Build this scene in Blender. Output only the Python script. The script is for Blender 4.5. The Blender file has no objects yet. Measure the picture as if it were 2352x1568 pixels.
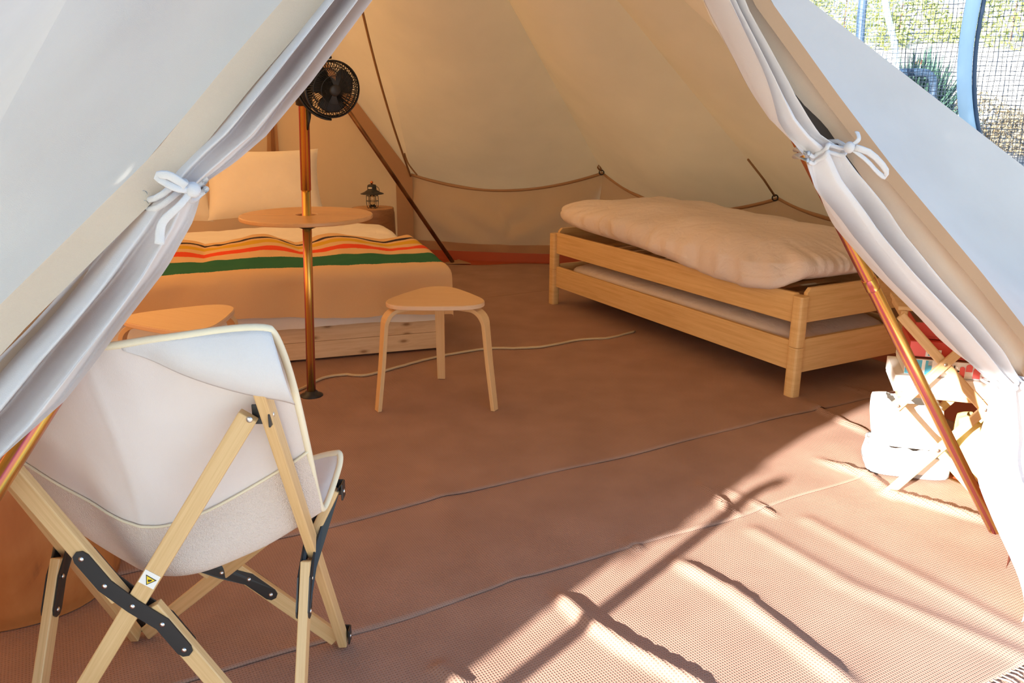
import bpy, bmesh, math, random
from mathutils import Vector as V, Matrix, noise
random.seed(7)
PI = math.pi
S = bpy.context.scene
C = S.collection

# ------------------------------------------------------------------ camera, sky, sun, exposure
F, TH, RO, CH = 1905.55, .2792, .0058, 1.26
ct, st = math.cos(TH), math.sin(TH)
cr, sr = math.cos(RO), math.sin(RO)
right0, up0, fwd = V((1, 0, 0)), V((0, st, ct)), V((0, ct, -st))
right = right0 * cr + up0 * sr
up = up0 * cr - right0 * sr
cam = bpy.data.cameras.new('camera')
camo = bpy.data.objects.new('camera', cam)
C.objects.link(camo)
cam.sensor_width = 36
cam.lens = F * 36 / 2352
cam.clip_start = .02
camo.matrix_world = Matrix(((right.x, up.x, -fwd.x, 0), (right.y, up.y, -fwd.y, 0), (right.z, up.z, -fwd.z, CH), (0, 0, 0, 1)))
S.camera = camo

AZ = V((.65, .76, 0)).normalized()          # the way the sunlight travels over the ground
EL = math.radians(17)
SUN = V((AZ.x * math.cos(EL), AZ.y * math.cos(EL), -math.sin(EL)))
w = bpy.data.worlds.new('World')
S.world = w
w.use_nodes = True
nt = w.node_tree
sky = nt.nodes.new('ShaderNodeTexSky')
sky.sky_type = 'NISHITA'
sky.sun_disc = False
sky.sun_elevation = math.radians(32)
sky.sun_rotation = math.atan2(-SUN.x, -SUN.y)
sky.air_density = 1.3
sky.dust_density = .6
sky.ozone_density = 2.5
bg = nt.nodes['Background']
nt.links.new(sky.outputs[0], bg.inputs[0])
bg.inputs[1].default_value = .42
sl = bpy.data.lights.new('sun', 'SUN')
sl.energy = 25.0
sl.angle = math.radians(.55)
sl.color = (1, .96, .90)
so = bpy.data.objects.new('sun', sl)
C.objects.link(so)
so.rotation_euler = SUN.to_track_quat('-Z', 'Y').to_euler()
so.location = (-4, -5, 6)
S.view_settings.view_transform = 'Standard'
S.view_settings.look = 'None'
S.view_settings.gamma = 1
S.view_settings.use_curve_mapping = False
S.view_settings.exposure = 0.0
S.cycles.use_denoising = True
S.cycles.max_bounces = 10
S.cycles.diffuse_bounces = 7
S.cycles.transmission_bounces = 8
S.cycles.sample_clamp_indirect = 6

# ------------------------------------------------------------------ where things stand
def ray(x, y):
    a, b = x - 1176, y - 784
    u = (a * cr + b * sr) / F
    v = (-a * sr + b * cr) / F
    return V((u, ct - v * st, -st - v * ct))
O = V((0, 0, CH))
def G(x, y, z=0.):
    d = ray(x, y)
    return O + d * ((z - CH) / d.z)
def at(x, y, Y):
    d = ray(x, y)
    return O + d * (Y / d.y)
DP, DU, DN = V((.1, 1.57, 0)), V((.9066, .422, 0)), V((.422, -.9066, 0))   # the plane of the doorway
def D(s, z, d=0.):
    return DP + DU * s + DN * d + V((0, 0, z))

# ------------------------------------------------------------------ mesh helpers
class MB:
    def __init__(s):
        s.v, s.f, s.uv = [], [], []
    def face(s, idx, uv=None):
        s.f.append(tuple(idx))
        s.uv.append(uv or [(0, 0)] * len(idx))
    def box(s, c, size, R=None, g=0):
        c = V(c)
        R = R or Matrix.Identity(3)
        h = [k / 2 for k in size]
        b = len(s.v)
        loc = []
        for i in (-1, 1):
            for j in (-1, 1):
                for k in (-1, 1):
                    p = V((i * h[0], j * h[1], k * h[2]))
                    loc.append(p)
                    s.v.append(c + R @ p)
        off = random.random() * 3
        for q, n in (((0, 1, 3, 2), 0), ((4, 6, 7, 5), 0), ((0, 4, 5, 1), 1), ((2, 3, 7, 6), 1), ((0, 2, 6, 4), 2), ((1, 5, 7, 3), 2)):
            ax = [a for a in (0, 1, 2) if a != n]
            if g in ax:
                ua, va = g, [a for a in ax if a != g][0]
            else:
                ua, va = ax
            s.face([b + i for i in q], [(loc[i][ua] + off, loc[i][va] + off) for i in q])
    def bar(s, p0, p1, w, t, upv=(0, 0, 1)):
        p0, p1 = V(p0), V(p1)
        x = (p1 - p0).normalized()
        y = V(upv).cross(x).normalized()
        z = x.cross(y)
        s.box((p0 + p1) / 2, ((p1 - p0).length, w, t), Matrix((x, y, z)).transposed(), 0)
    def tube(s, pts, r, n=8, cap=True, flat=1.0, closed=False, upv=None):
        pts = [V(p) for p in pts]
        m = len(pts)
        rs = r if isinstance(r, (list, tuple)) else [r] * m
        b = len(s.v)
        prev = None
        L = 0
        us = []
        for i, p in enumerate(pts):
            a = pts[(i + 1) % m] if (closed or i < m - 1) else p
            c = pts[i - 1] if (closed or i > 0) else p
            t = (a - c).normalized()
            if i:
                L += (p - pts[i - 1]).length
            us.append(L)
            if prev is None:
                ref = V(upv) if upv else (V((0, 0, 1)) if abs(t.z) < .9 else V((1, 0, 0)))
                nrm = (ref - t * ref.dot(t)).normalized()
            else:
                nrm = (prev - t * prev.dot(t)).normalized()
            prev = nrm
            bi = t.cross(nrm)
            for k in range(n):
                a_ = 2 * PI * k / n
                s.v.append(p + (nrm * math.cos(a_) * flat + bi * math.sin(a_)) * rs[i])
        for i in range(m if closed else m - 1):
            j = (i + 1) % m
            for k in range(n):
                l = (k + 1) % n
                s.face((b + i * n + k, b + i * n + l, b + j * n + l, b + j * n + k),
                       [(us[i], k / n * .1), (us[i], (k + 1) / n * .1), (us[j], (k + 1) / n * .1), (us[j], k / n * .1)])
        if cap and not closed:
            s.face([b + k for k in range(n)][::-1])
            s.face([b + (m - 1) * n + k for k in range(n)])
    def lathe(s, prof, n=32, c=(0, 0, 0), R=None, cap=True):
        c = V(c)
        R = R or Matrix.Identity(3)
        b = len(s.v)
        for r, z in prof:
            for k in range(n):
                a = 2 * PI * k / n
                s.v.append(c + R @ V((r * math.cos(a), r * math.sin(a), z)))
        for i in range(len(prof) - 1):
            for k in range(n):
                l = (k + 1) % n
                s.face((b + i * n + k, b + i * n + l, b + (i + 1) * n + l, b + (i + 1) * n + k),
                       [(prof[i][1], k / n), (prof[i][1], (k + 1) / n), (prof[i + 1][1], (k + 1) / n), (prof[i + 1][1], k / n)])
        if cap:
            pl = lambda i: [(s.v[i].x, s.v[i].y)]
            q = [b + k for k in range(n)][::-1]
            s.face(q, [(s.v[i].x, s.v[i].y) for i in q])
            q = [b + (len(prof) - 1) * n + k for k in range(n)]
            s.face(q, [(s.v[i].x, s.v[i].y) for i in q])
    def grid(s, fn, nu, nv, flip=False, wrap=False):
        b = len(s.v)
        for j in range(nv + 1):
            for i in range(nu + 1):
                s.v.append(V(fn(i / nu, j / nv)))
        for j in range(nv):
            for i in range(nu):
                q = [(i, j), (i + 1, j), (i + 1, j + 1), (i, j + 1)]
                if flip:
                    q.reverse()
                s.face([b + y * (nu + 1) + x for x, y in q], [(x / nu, y / nv) for x, y in q])
    def prism(s, pts, z0, z1, M=None):
        M = M or Matrix.Identity(4)
        b = len(s.v)
        n = len(pts)
        for z in (z0, z1):
            for x, y in pts:
                s.v.append(M @ V((x, y, z)))
        s.face([b + i for i in range(n)][::-1], [pts[i] for i in range(n)][::-1])
        s.face([b + n + i for i in range(n)], [pts[i] for i in range(n)])
        L = 0
        for i in range(n):
            j = (i + 1) % n
            d = math.dist(pts[i], pts[j])
            s.face((b + i, b + j, b + n + j, b + n + i), [(L, z0), (L + d, z0), (L + d, z1), (L, z1)])
            L += d
    def build(s, name, mat, parent=None, smooth=False, bevel=0, solid=0, kind=None, sub=0, label=None, soff=0):
        me = bpy.data.meshes.new(name)
        off = parent_origin(parent)
        me.from_pydata([v - off for v in s.v], [], s.f)
        u = me.uv_layers.new(name='UVMap')
        k = 0
        flat = []
        for q in s.uv:
            for a in q:
                flat += [a[0], a[1]]
        u.data.foreach_set('uv', flat)
        if smooth:
            me.polygons.foreach_set('use_smooth', [True] * len(me.polygons))
        me.materials.append(mat)
        me.update()
        o = bpy.data.objects.new(name, me)
        C.objects.link(o)
        if parent:
            o.parent = parent
        if solid:
            m = o.modifiers.new('solid', 'SOLIDIFY')
            m.thickness = solid
            m.offset = soff
        if bevel:
            m = o.modifiers.new('bevel', 'BEVEL')
            m.width = bevel
            m.segments = 2
            m.limit_method = 'ANGLE'
        if sub:
            m = o.modifiers.new('sub', 'SUBSURF')
            m.levels = m.render_levels = sub
        if kind:
            o['kind'] = kind
        if label:
            o['label'] = label
        return o

def parent_origin(p):
    o = V((0, 0, 0))
    while p:
        o = o + p.location
        p = p.parent
    return o
def thing(name, label, cat, loc=(0, 0, 0), group=None):
    o = bpy.data.objects.new(name, None)
    C.objects.link(o)
    o.empty_display_size = .05
    o.location = loc
    tag(o, label, cat, group)
    return o
def tag(o, label, cat, group=None):
    o['label'], o['category'] = label, cat
    if group:
        o['group'] = group
    return o
def copy_tree(o, parent=None):
    c = o.copy()
    C.objects.link(c)
    c.parent = parent
    for ch in list(o.children):
        copy_tree(ch, c)
    return c
def lerp(a, b, t):
    return a + (b - a) * t
def cat1(pts, t):
    """Catmull-Rom through a list of tuples, t in 0..1"""
    n = len(pts) - 1
    x = min(max(t, 0), 1) * n
    i = min(int(x), n - 1)
    f = x - i
    p = [V(pts[min(max(i + k, 0), n)]) for k in (-1, 0, 1, 2)]
    return .5 * (2 * p[1] + (p[2] - p[0]) * f + (2 * p[0] - 5 * p[1] + 4 * p[2] - p[3]) * f * f + (3 * p[1] - p[0] - 3 * p[2] + p[3]) * f ** 3)
def poly(pts, t):
    """point at fraction t of the arc length of a polyline"""
    pts = [V(p) for p in pts]
    d = [(pts[i + 1] - pts[i]).length for i in range(len(pts) - 1)]
    x = t * sum(d)
    for i, k in enumerate(d):
        if x <= k or i == len(d) - 1:
            return pts[i].lerp(pts[i + 1], min(x / k, 1)) if k else pts[i]
        x -= k
def sm(a, b, x):
    t = min(max((x - a) / (b - a), 0), 1)
    return t * t * (3 - 2 * t)
def nz(x, y, z=0.):
    return noise.noise(V((x, y, z)))

# ------------------------------------------------------------------ materials
def mat(name):
    m = bpy.data.materials.new(name)
    m.use_nodes = True
    n = m.node_tree.nodes
    return m, m.node_tree, n['Principled BSDF']
def N(t, typ, **kw):
    n = t.nodes.new(typ)
    for k, v in kw.items():
        if k in n.inputs:
            n.inputs[k].default_value = v
        else:
            setattr(n, k, v)
    return n
def coords(t, kind='Object', scale=(1, 1, 1), rot=(0, 0, 0)):
    c = N(t, 'ShaderNodeTexCoord')
    m = N(t, 'ShaderNodeMapping')
    m.inputs['Scale'].default_value = scale
    m.inputs['Rotation'].default_value = rot
    t.links.new(c.outputs[kind], m.inputs[0])
    return m.outputs[0]
def ramp(t, fac, stops, interp='LINEAR'):
    r = N(t, 'ShaderNodeValToRGB')
    r.color_ramp.interpolation = interp
    e = r.color_ramp.elements
    while len(e) < len(stops):
        e.new(.5)
    for k, (p, c) in zip(e, stops):
        k.position = p
        k.color = (*c, 1)
    t.links.new(fac, r.inputs[0])
    return r.outputs[0]
def bump(t, b, h, strength=.3, dist=.002):
    n = N(t, 'ShaderNodeBump')
    n.inputs['Strength'].default_value = strength
    n.inputs['Distance'].default_value = dist
    t.links.new(h, n.inputs['Height'])
    t.links.new(n.outputs[0], b.inputs['Normal'])
    return n.outputs[0]
def plain(name, col, rough=.6, metal=0, spec=.5):
    m, t, b = mat(name)
    b.inputs['Base Color'].default_value = (*col, 1)
    b.inputs['Roughness'].default_value = rough
    b.inputs['Metallic'].default_value = metal
    b.inputs['Specular IOR Level'].default_value = spec
    n = N(t, 'ShaderNodeTexNoise', Scale=40.)
    t.links.new(coords(t), n.inputs[0])
    bump(t, b, n.outputs[0], .08, .001)
    return m
def wood(name, c1, c2, knots=False, rough=.5, su=1.2, sv=26.):
    m, t, b = mat(name)
    uv = coords(t, 'UV', (su, sv, 1))
    n = N(t, 'ShaderNodeTexNoise', Scale=2.2, Detail=5., Roughness=.6, Distortion=.6)
    t.links.new(uv, n.inputs[0])
    fine = N(t, 'ShaderNodeTexNoise', Scale=9., Detail=3.)
    t.links.new(coords(t, 'UV', (su * 1.5, sv * 5, 1)), fine.inputs[0])
    mx = N(t, 'ShaderNodeMix', data_type='FLOAT')
    mx.inputs[0].default_value = .35
    t.links.new(n.outputs[0], mx.inputs[2])
    t.links.new(fine.outputs[0], mx.inputs[3])
    mid = tuple((a * .6 + d * .4) for a, d in zip(c1, c2))
    col = ramp(t, mx.outputs[0], [(.32, c2), (.5, mid), (.66, c1)])
    if knots:
        vo = N(t, 'ShaderNodeTexVoronoi', voronoi_dimensions='2D', Scale=1.)
        t.links.new(coords(t, 'UV', (3.2, 7.5, 1)), vo.inputs[0])
        k = ramp(t, vo.outputs['Distance'], [(.03, (.9, .9, .9)), (.07, (.3, .3, .3)), (.12, (0, 0, 0))])
        mk = N(t, 'ShaderNodeMix', data_type='RGBA')
        t.links.new(k, mk.inputs[0])
        t.links.new(col, mk.inputs[6])
        mk.inputs[7].default_value = (c2[0] * .5, c2[1] * .38, c2[2] * .3, 1)
        col = mk.outputs[2]
    t.links.new(col, b.inputs['Base Color'])
    b.inputs['Roughness'].default_value = rough
    bump(t, b, mx.outputs[0], .12, .001)
    return m
def cloth(name, col, transl=0., tcol=None, weave=900., wrinkle=0., rough=.9, wstr=.15, spec=.1):
    """woven cloth; with transl > 0 part of the light that falls on the far side shows through"""
    m, t, b = mat(name)
    oc = coords(t)
    big = N(t, 'ShaderNodeTexNoise', Scale=3., Detail=4.)
    t.links.new(oc, big.inputs[0])
    c = ramp(t, big.outputs[0], [(.3, tuple(k * .94 for k in col)), (.7, tuple(min(1, k * 1.04) for k in col))])
    t.links.new(c, b.inputs['Base Color'])
    b.inputs['Roughness'].default_value = rough
    b.inputs['Specular IOR Level'].default_value = spec
    wn = N(t, 'ShaderNodeTexNoise', Scale=weave, Detail=1.)
    t.links.new(oc, wn.inputs[0])
    h = wn.outputs[0]
    if wrinkle:
        wr = N(t, 'ShaderNodeTexNoise', Scale=wrinkle, Detail=3., Distortion=.8)
        t.links.new(oc, wr.inputs[0])
        ad = N(t, 'ShaderNodeMath', operation='MULTIPLY_ADD')
        t.links.new(wr.outputs[0], ad.inputs[0])
        ad.inputs[1].default_value = 6
        t.links.new(h, ad.inputs[2])
        h = ad.outputs[0]
    nm = bump(t, b, h, wstr, .004)
    if transl:
        tr = N(t, 'ShaderNodeBsdfTranslucent')
        tr.inputs[0].default_value = (*(tcol or col), 1)
        t.links.new(nm, tr.inputs['Normal'])
        mx = N(t, 'ShaderNodeMixShader')
        mx.inputs[0].default_value = transl
        t.links.new(b.outputs[0], mx.inputs[1])
        t.links.new(tr.outputs[0], mx.inputs[2])
        t.links.new(mx.outputs[0], t.nodes['Material Output'].inputs[0])
    return m

M = {}
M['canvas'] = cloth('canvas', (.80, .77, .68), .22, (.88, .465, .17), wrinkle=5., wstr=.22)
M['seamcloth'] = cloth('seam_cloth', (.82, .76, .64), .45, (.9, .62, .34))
M['wallcloth'] = cloth('wall_cloth', (.50, .33, .19), .16, (.74, .40, .16), wrinkle=6., wstr=.3)  # darker brown than the roof canvas, standing for shade outside the wall
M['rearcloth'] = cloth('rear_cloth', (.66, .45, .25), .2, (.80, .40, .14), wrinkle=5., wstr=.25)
M['hem'] = cloth('hem_cloth', (.52, .33, .2), .15, (.6, .35, .18))
M['curtain'] = cloth('curtain_cloth', (.80, .80, .82), .2, (.85, .70, .58), wrinkle=9., wstr=.3)
M['lining'] = cloth('lining_cloth', (.80, .72, .60), .35, (.85, .62, .4), wrinkle=8., wstr=.3)
M['gauze'] = cloth('mosquito_gauze', (.07, .06, .055), .1, (.1, .1, .1))
M['whitesheet'] = cloth('white_sheet', (.82, .76, .70), 0, wrinkle=11., wstr=.35)
M['pinksheet'] = cloth('mattress_cover', (.86, .76, .72), 0, wrinkle=13., wstr=.6)
M['sling'] = cloth('sling_cotton', (.84, .80, .79), .18, (.9, .74, .62), wrinkle=14., wstr=.18)
M['binding'] = cloth('cream_binding', (.82, .74, .56), 0)
M['rope'] = cloth('rope', (.60, .47, .30), 0, weave=300, wstr=.5)
M['darkrope'] = cloth('dark_rope', (.34, .2, .1), 0, weave=300, wstr=.5)
M['pine'] = wood('pine', (.80, .58, .36), (.64, .40, .2), knots=True, su=1.6, sv=20)
M['bedwood'] = wood('bed_pine', (.78, .53, .25), (.60, .36, .14), su=1.3, sv=30)
M['bamboo'] = wood('bamboo', (.74, .51, .26), (.58, .36, .15), su=1.4, sv=70, rough=.42)
M['birch'] = wood('birch', (.78, .53, .28), (.70, .45, .21), su=1.5, sv=40, rough=.45)
M['birchedge'] = wood('birch_edge', (.80, .58, .40), (.66, .43, .27), su=1.0, sv=260, rough=.5)
M['tablewood'] = wood('table_wood', (.72, .42, .2), (.52, .27, .11), su=1.8, sv=24, rough=.33)
M['shelfwood'] = wood('shelf_wood', (.76, .54, .30), (.56, .34, .15), su=2., sv=40)
M['darkwood'] = wood('bark_brown', (.33, .16, .07), (.2, .09, .035), su=3, sv=6)
M['black'] = plain('black_plastic', (.012, .012, .013), .42)
M['blackmetal'] = plain('black_metal', (.02, .019, .02), .38, 0)
M['steel'] = plain('steel_rivet', (.72, .7, .68), .28, 1)
M['copper'] = plain('copper', (.7, .22, .08), .3, 1)
M['white'] = plain('white_card', (.84, .83, .81), .6)
M['yellow'] = plain('warning_yellow', (.85, .62, .03), .5)
M['redcard'] = plain('red_card', (.55, .05, .03), .45)
M['bluecard'] = plain('blue_card', (.08, .42, .62), .5)
M['pinkred'] = plain('coral_print', (.80, .13, .13), .5)
M['browncard'] = plain('brown_card', (.28, .14, .08), .5)
M['goldprint'] = plain('gold_print', (.75, .5, .12), .5)
M['blackprint'] = plain('black_print', (.02, .02, .02), .5)
M['greycloth'] = cloth('grey_cloth', (.34, .36, .38), 0)
M['totecloth'] = cloth('tote_cloth', (.85, .83, .8), 0, wrinkle=9, wstr=.4)
M['yellowcloth'] = cloth('yellow_cloth', (.83, .71, .3), 0, wrinkle=9, wstr=.4)
M['bluepad'] = cloth('pale_blue_foam_sleeve', (.45, .62, .74), 0)
M['bluepipe'] = plain('dark_blue_pipe', (.04, .075, .13), .5)
M['thread'] = plain('net_thread', (.05, .07, .1), .7)
M['whitestone'] = plain('white_stone', (.8, .82, .82), .7)

def brass():
    m, t, b = mat('iridescent_brass')
    n = N(t, 'ShaderNodeTexNoise', Scale=1., Detail=2.)
    t.links.new(coords(t, 'UV', (.35, 90, 1)), n.inputs[0])
    c = ramp(t, n.outputs[0], [(.3, (.62, .16, .07)), (.42, (.55, .12, .2)), (.5, (.75, .38, .09)), (.58, (.8, .55, .12)), (.7, (.35, .32, .12))])
    t.links.new(c, b.inputs['Base Color'])
    b.inputs['Metallic'].default_value = .85
    b.inputs['Roughness'].default_value = .27
    return m
M['brass'] = brass()
def brownmetal():
    m, t, b = mat('brown_tarnished_steel')
    n = N(t, 'ShaderNodeTexNoise', Scale=8., Detail=2.)
    t.links.new(coords(t), n.inputs[0])
    t.links.new(ramp(t, n.outputs[0], [(.35, (.16, .07, .035)), (.65, (.3, .16, .07))]), b.inputs['Base Color'])
    b.inputs['Metallic'].default_value = .8
    b.inputs['Roughness'].default_value = .35
    return m
M['brownmetal'] = brownmetal()
def stump_mat(name, a, b_, c_):
    m, t, b = mat(name)
    n = N(t, 'ShaderNodeTexNoise', Scale=2.6, Detail=6., Roughness=.62, Distortion=1.1)
    t.links.new(coords(t, 'Object', (1.6, 1.6, 1.)), n.inputs[0])
    f = N(t, 'ShaderNodeTexNoise', Scale=14., Detail=4.)
    t.links.new(coords(t, 'Object', (2, 2, .35)), f.inputs[0])
    mx = N(t, 'ShaderNodeMix', data_type='FLOAT')
    mx.inputs[0].default_value = .3
    t.links.new(n.outputs[0], mx.inputs[2])
    t.links.new(f.outputs[0], mx.inputs[3])
    t.links.new(ramp(t, mx.outputs[0], [(.32, c_), (.44, b_), (.62, a)]), b.inputs['Base Color'])
    b.inputs['Roughness'].default_value = .5
    bump(t, b, mx.outputs[0], .35, .006)
    return m
M['stump'] = stump_mat('peeled_log', (.56, .225, .065), (.47, .165, .042), (.15, .05, .02))
M['stumptop'] = wood('log_end', (.7, .4, .2), (.45, .22, .09), su=3, sv=6)
def rug():
    m, t, b = mat('woven_mat')
    rot = (0, 0, math.radians(-29))
    wv = []
    for k, (sc, ang) in enumerate((((70, 70, 70), 0), ((62, 62, 62), 0))):
        x = N(t, 'ShaderNodeTexWave', wave_type='BANDS', bands_direction='X' if k == 0 else 'Y', Scale=1. / PI * 2, Distortion=.6)
        x.inputs['Detail'].default_value = 1
        t.links.new(coords(t, 'Object', sc, rot), x.inputs[0])
        wv.append(x.outputs['Fac'])
    mu = N(t, 'ShaderNodeMath', operation='MULTIPLY')
    t.links.new(wv[0], mu.inputs[0])
    t.links.new(wv[1], mu.inputs[1])
    n = N(t, 'ShaderNodeTexNoise', Scale=5., Detail=5.)
    t.links.new(coords(t), n.inputs[0])
    base = ramp(t, n.outputs[0], [(.3, (.34, .208, .155)), (.7, (.41, .255, .192))])
    dk = ramp(t, mu.outputs[0], [(.55, (1, 1, 1)), (.95, (.62, .58, .56))])
    mx = N(t, 'ShaderNodeMix', data_type='RGBA', blend_type='MULTIPLY')
    mx.inputs[0].default_value = 1
    t.links.new(base, mx.inputs[6])
    t.links.new(dk, mx.inputs[7])
    t.links.new(mx.outputs[2], b.inputs['Base Color'])
    b.inputs['Roughness'].default_value = .85
    b.inputs['Specular IOR Level'].default_value = .2
    bump(t, b, mu.outputs[0], .5, -.002)
    return m
M['rug'] = rug()
M['groundsheet'] = plain('orange_groundsheet', (.42, .085, .03), .5)
def blanket_mat():
    m, t, b = mat('striped_wool')
    c = N(t, 'ShaderNodeTexCoord')
    sx = N(t, 'ShaderNodeSeparateXYZ')
    t.links.new(c.outputs['UV'], sx.inputs[0])
    n = N(t, 'ShaderNodeTexNoise', Scale=220., Detail=2.)
    t.links.new(c.outputs['Object'], n.inputs[0])
    ad = N(t, 'ShaderNodeMath', operation='MULTIPLY_ADD')
    t.links.new(n.outputs[0], ad.inputs[0])
    ad.inputs[1].default_value = .012
    t.links.new(sx.outputs[1], ad.inputs[2])
    tan = (.68, .44, .235)
    st_ = [(0, tan), (.25, (.035, .14, .075)), (.4756, tan), (.58, (.72, .08, .03)), (.659, tan), (.7375, (.62, .36, .04)), (.832, tan), (.874, (.05, .035, .04)), (.921, tan)]
    # positions measured from the hem at the foot of the bed towards the pillows
    col = ramp(t, ad.outputs[0], st_, 'CONSTANT')
    t.links.new(col, b.inputs['Base Color'])
    b.inputs['Roughness'].default_value = 1
    b.inputs['Specular IOR Level'].default_value = .05
    f = N(t, 'ShaderNodeTexNoise', Scale=420., Detail=3.)
    t.links.new(c.outputs['Object'], f.inputs[0])
    bump(t, b, f.outputs[0], .35, .003)
    return m
M['blanket'] = blanket_mat()
def ground_mat(name, a, b_, scale=3.):
    m, t, b = mat(name)
    n = N(t, 'ShaderNodeTexNoise', Scale=scale, Detail=8., Roughness=.7)
    t.links.new(coords(t), n.inputs[0])
    t.links.new(ramp(t, n.outputs[0], [(.35, a), (.65, b_)]), b.inputs['Base Color'])
    b.inputs['Roughness'].default_value = .95
    bump(t, b, n.outputs[0], .6, .03)
    return m
M['gravel'] = ground_mat('pale_gravel', (.34, .32, .29), (.5, .47, .43), 9)
M['sandbank'] = ground_mat('sandy_bank', (.66, .58, .46), (.82, .75, .62), 2.5)
def leaf_mat(name, a, b_):
    m, t, b = mat(name)
    i = N(t, 'ShaderNodeTexNoise', Scale=6.)
    t.links.new(coords(t), i.inputs[0])
    t.links.new(ramp(t, i.outputs[0], [(.35, a), (.65, b_)]), b.inputs['Base Color'])
    b.inputs['Roughness'].default_value = .6
    return m
M['leafgreen'] = leaf_mat('yellow_green_leaf', (.25, .32, .06), (.5, .52, .16))
M['leafdark'] = leaf_mat('blue_green_leaf', (.03, .085, .06), (.07, .16, .1))
M['leafdry'] = leaf_mat('dry_leaf', (.32, .24, .13), (.55, .45, .3))
M['leaftree'] = leaf_mat('tree_leaf', (.04, .1, .025), (.09, .17, .04))

# ------------------------------------------------------------------ setting: ground and tent shell
def gfn(u, v):
    x, y = lerp(-30, 60, u), lerp(-14, 90, v)
    z = -.06 + .6 * sm(9.5, 14, y) * sm(2.5, 5, x) + .055 * max(0, y - 13 - .15 * x) + .06 * nz(x * .3, y * .3)
    if -4 < x < 3 and y < 8:
        z = -.06
    return (x, y, z)
mb = MB(); mb.grid(gfn, 90, 104)
mb.build('ground', M['gravel'], smooth=True, kind='structure')
def bank(u, v):
    x, y = lerp(3.5, 60, u), lerp(14, 70, v)
    return (x, y, .55 + .7 * sm(14, 16.5, y) + .15 * max(0, y - 16) - .3 * sm(60, 70, y) + .12 * nz(x * .4, y * .4) - .4 * (1 - sm(14, 15, y)))
mb = MB(); mb.grid(bank, 60, 60)
mb.build('ground_bank', M['sandbank'], smooth=True, kind='structure')

PB = V((-.895, 3.5, 0))                                    # foot of the centre pole
T = V((-.83, 3.62, 3.02))                                  # peak of the tent
AF = D(0, 1.97, .03)                                       # peak of the front doorway
RAP = V((-1.79, 6.5, 2.08))                                # peak of the rear doorway
edgeR = [(0, 1.93), (.388, 1.456), (.595, 1.278), (.765, 1.139), (1.123, .87), (1.432, .625), (1.95, .0)]
edgeL = [(0, 1.93), (-.505, 1.409), (-.597, 1.311), (-.71, 1.185), (-.872, 1.036), (-.933, .98), (-1.25, .66), (-1.85, 0)]
DR, DL = D(1.40, .65, .06), D(-1.25, .66, .06)
A, B, CC = at(945, 400, 7.0), at(1385, 397, 6.75), at(1790, 455, 5.5)
W1, W2 = V((2.42, 3.15, .70)), V((2.5, 4.35, .68))
A2, W3, W4, W5 = V((-3.25, 6.15, .7)), V((-3.8, 5.0, .7)), V((-3.65, 3.5, .7)), V((-2.9, 2.2, .7))
def eave(p, q, t, dip=.10):
    r = p.lerp(q, t)
    r.z -= dip * 4 * t * (1 - t) * (1 + .0 * t)
    ctr = V((-.7, 4.2, 0))
    o = V((r.x - ctr.x, r.y - ctr.y, 0)).normalized()
    return r - o * .04 * 4 * t * (1 - t)
def roof_panel(p, q, dip=.10, sag=.07):
    nrm = (q - p).cross(T - p).normalized()
    if nrm.z < 0:
        nrm = -nrm
    def f(u, v):
        e = eave(p, q, u, dip)
        r = e.lerp(T, v)
        k = 4 * u * (1 - u)
        return r - nrm * (sag * k * math.sin(PI * v)) + nrm * .03 * nz(r.x * 2.2 + 5, r.y * 2.2, r.z * 2.2) * (1 - v) * k
    return f
def tri_panel(p, q, r, sag=.03):
    nrm = (q - p).cross(r - p).normalized()
    if nrm.z < 0:
        nrm = -nrm
    def f(u, v):
        x = p.lerp(q, u).lerp(r, v)
        return x - nrm * sag * math.sin(PI * v) * 4 * u * (1 - u)
    return f
cone = MB()
for p, q in ((DR, W1), (W1, W2), (W2, CC), (CC, B), (B, A), (A2, W3), (W3, W4), (W4, W5), (W5, DL)):
    cone.grid(roof_panel(p, q, .13 if (p, q) == (B, A) else .17 if (p, q) == (CC, B) else .1), 20, 26)
cone.grid(tri_panel(A, RAP, T), 14, 14)
cone.grid(tri_panel(A2, RAP, T), 14, 14)
eR = [D(s, z, .06) for s, z in edgeR]
eL = [D(s, z, .06) for s, z in edgeL]
eR2 = eR[:5] + [DR]
eL2 = eL[:6] + [DL]
cone.grid(lambda u, v: poly(eR2, 1 - u).lerp(T, v), 24, 14)
cone.grid(lambda u, v: poly(eL2, 1 - u).lerp(T, v), 24, 14)
ceil = cone.build('ceiling', M['canvas'], smooth=True, kind='structure')
# the sewn seams that run up the roof inside
def seam_path(p, n=14, end=.93, dz=-.012):
    return [p.lerp(T, end * i / n) - (p.lerp(T, .5) - V((-.7, 4.2, 1))).normalized() * .012 for i in range(n + 1)]

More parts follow.
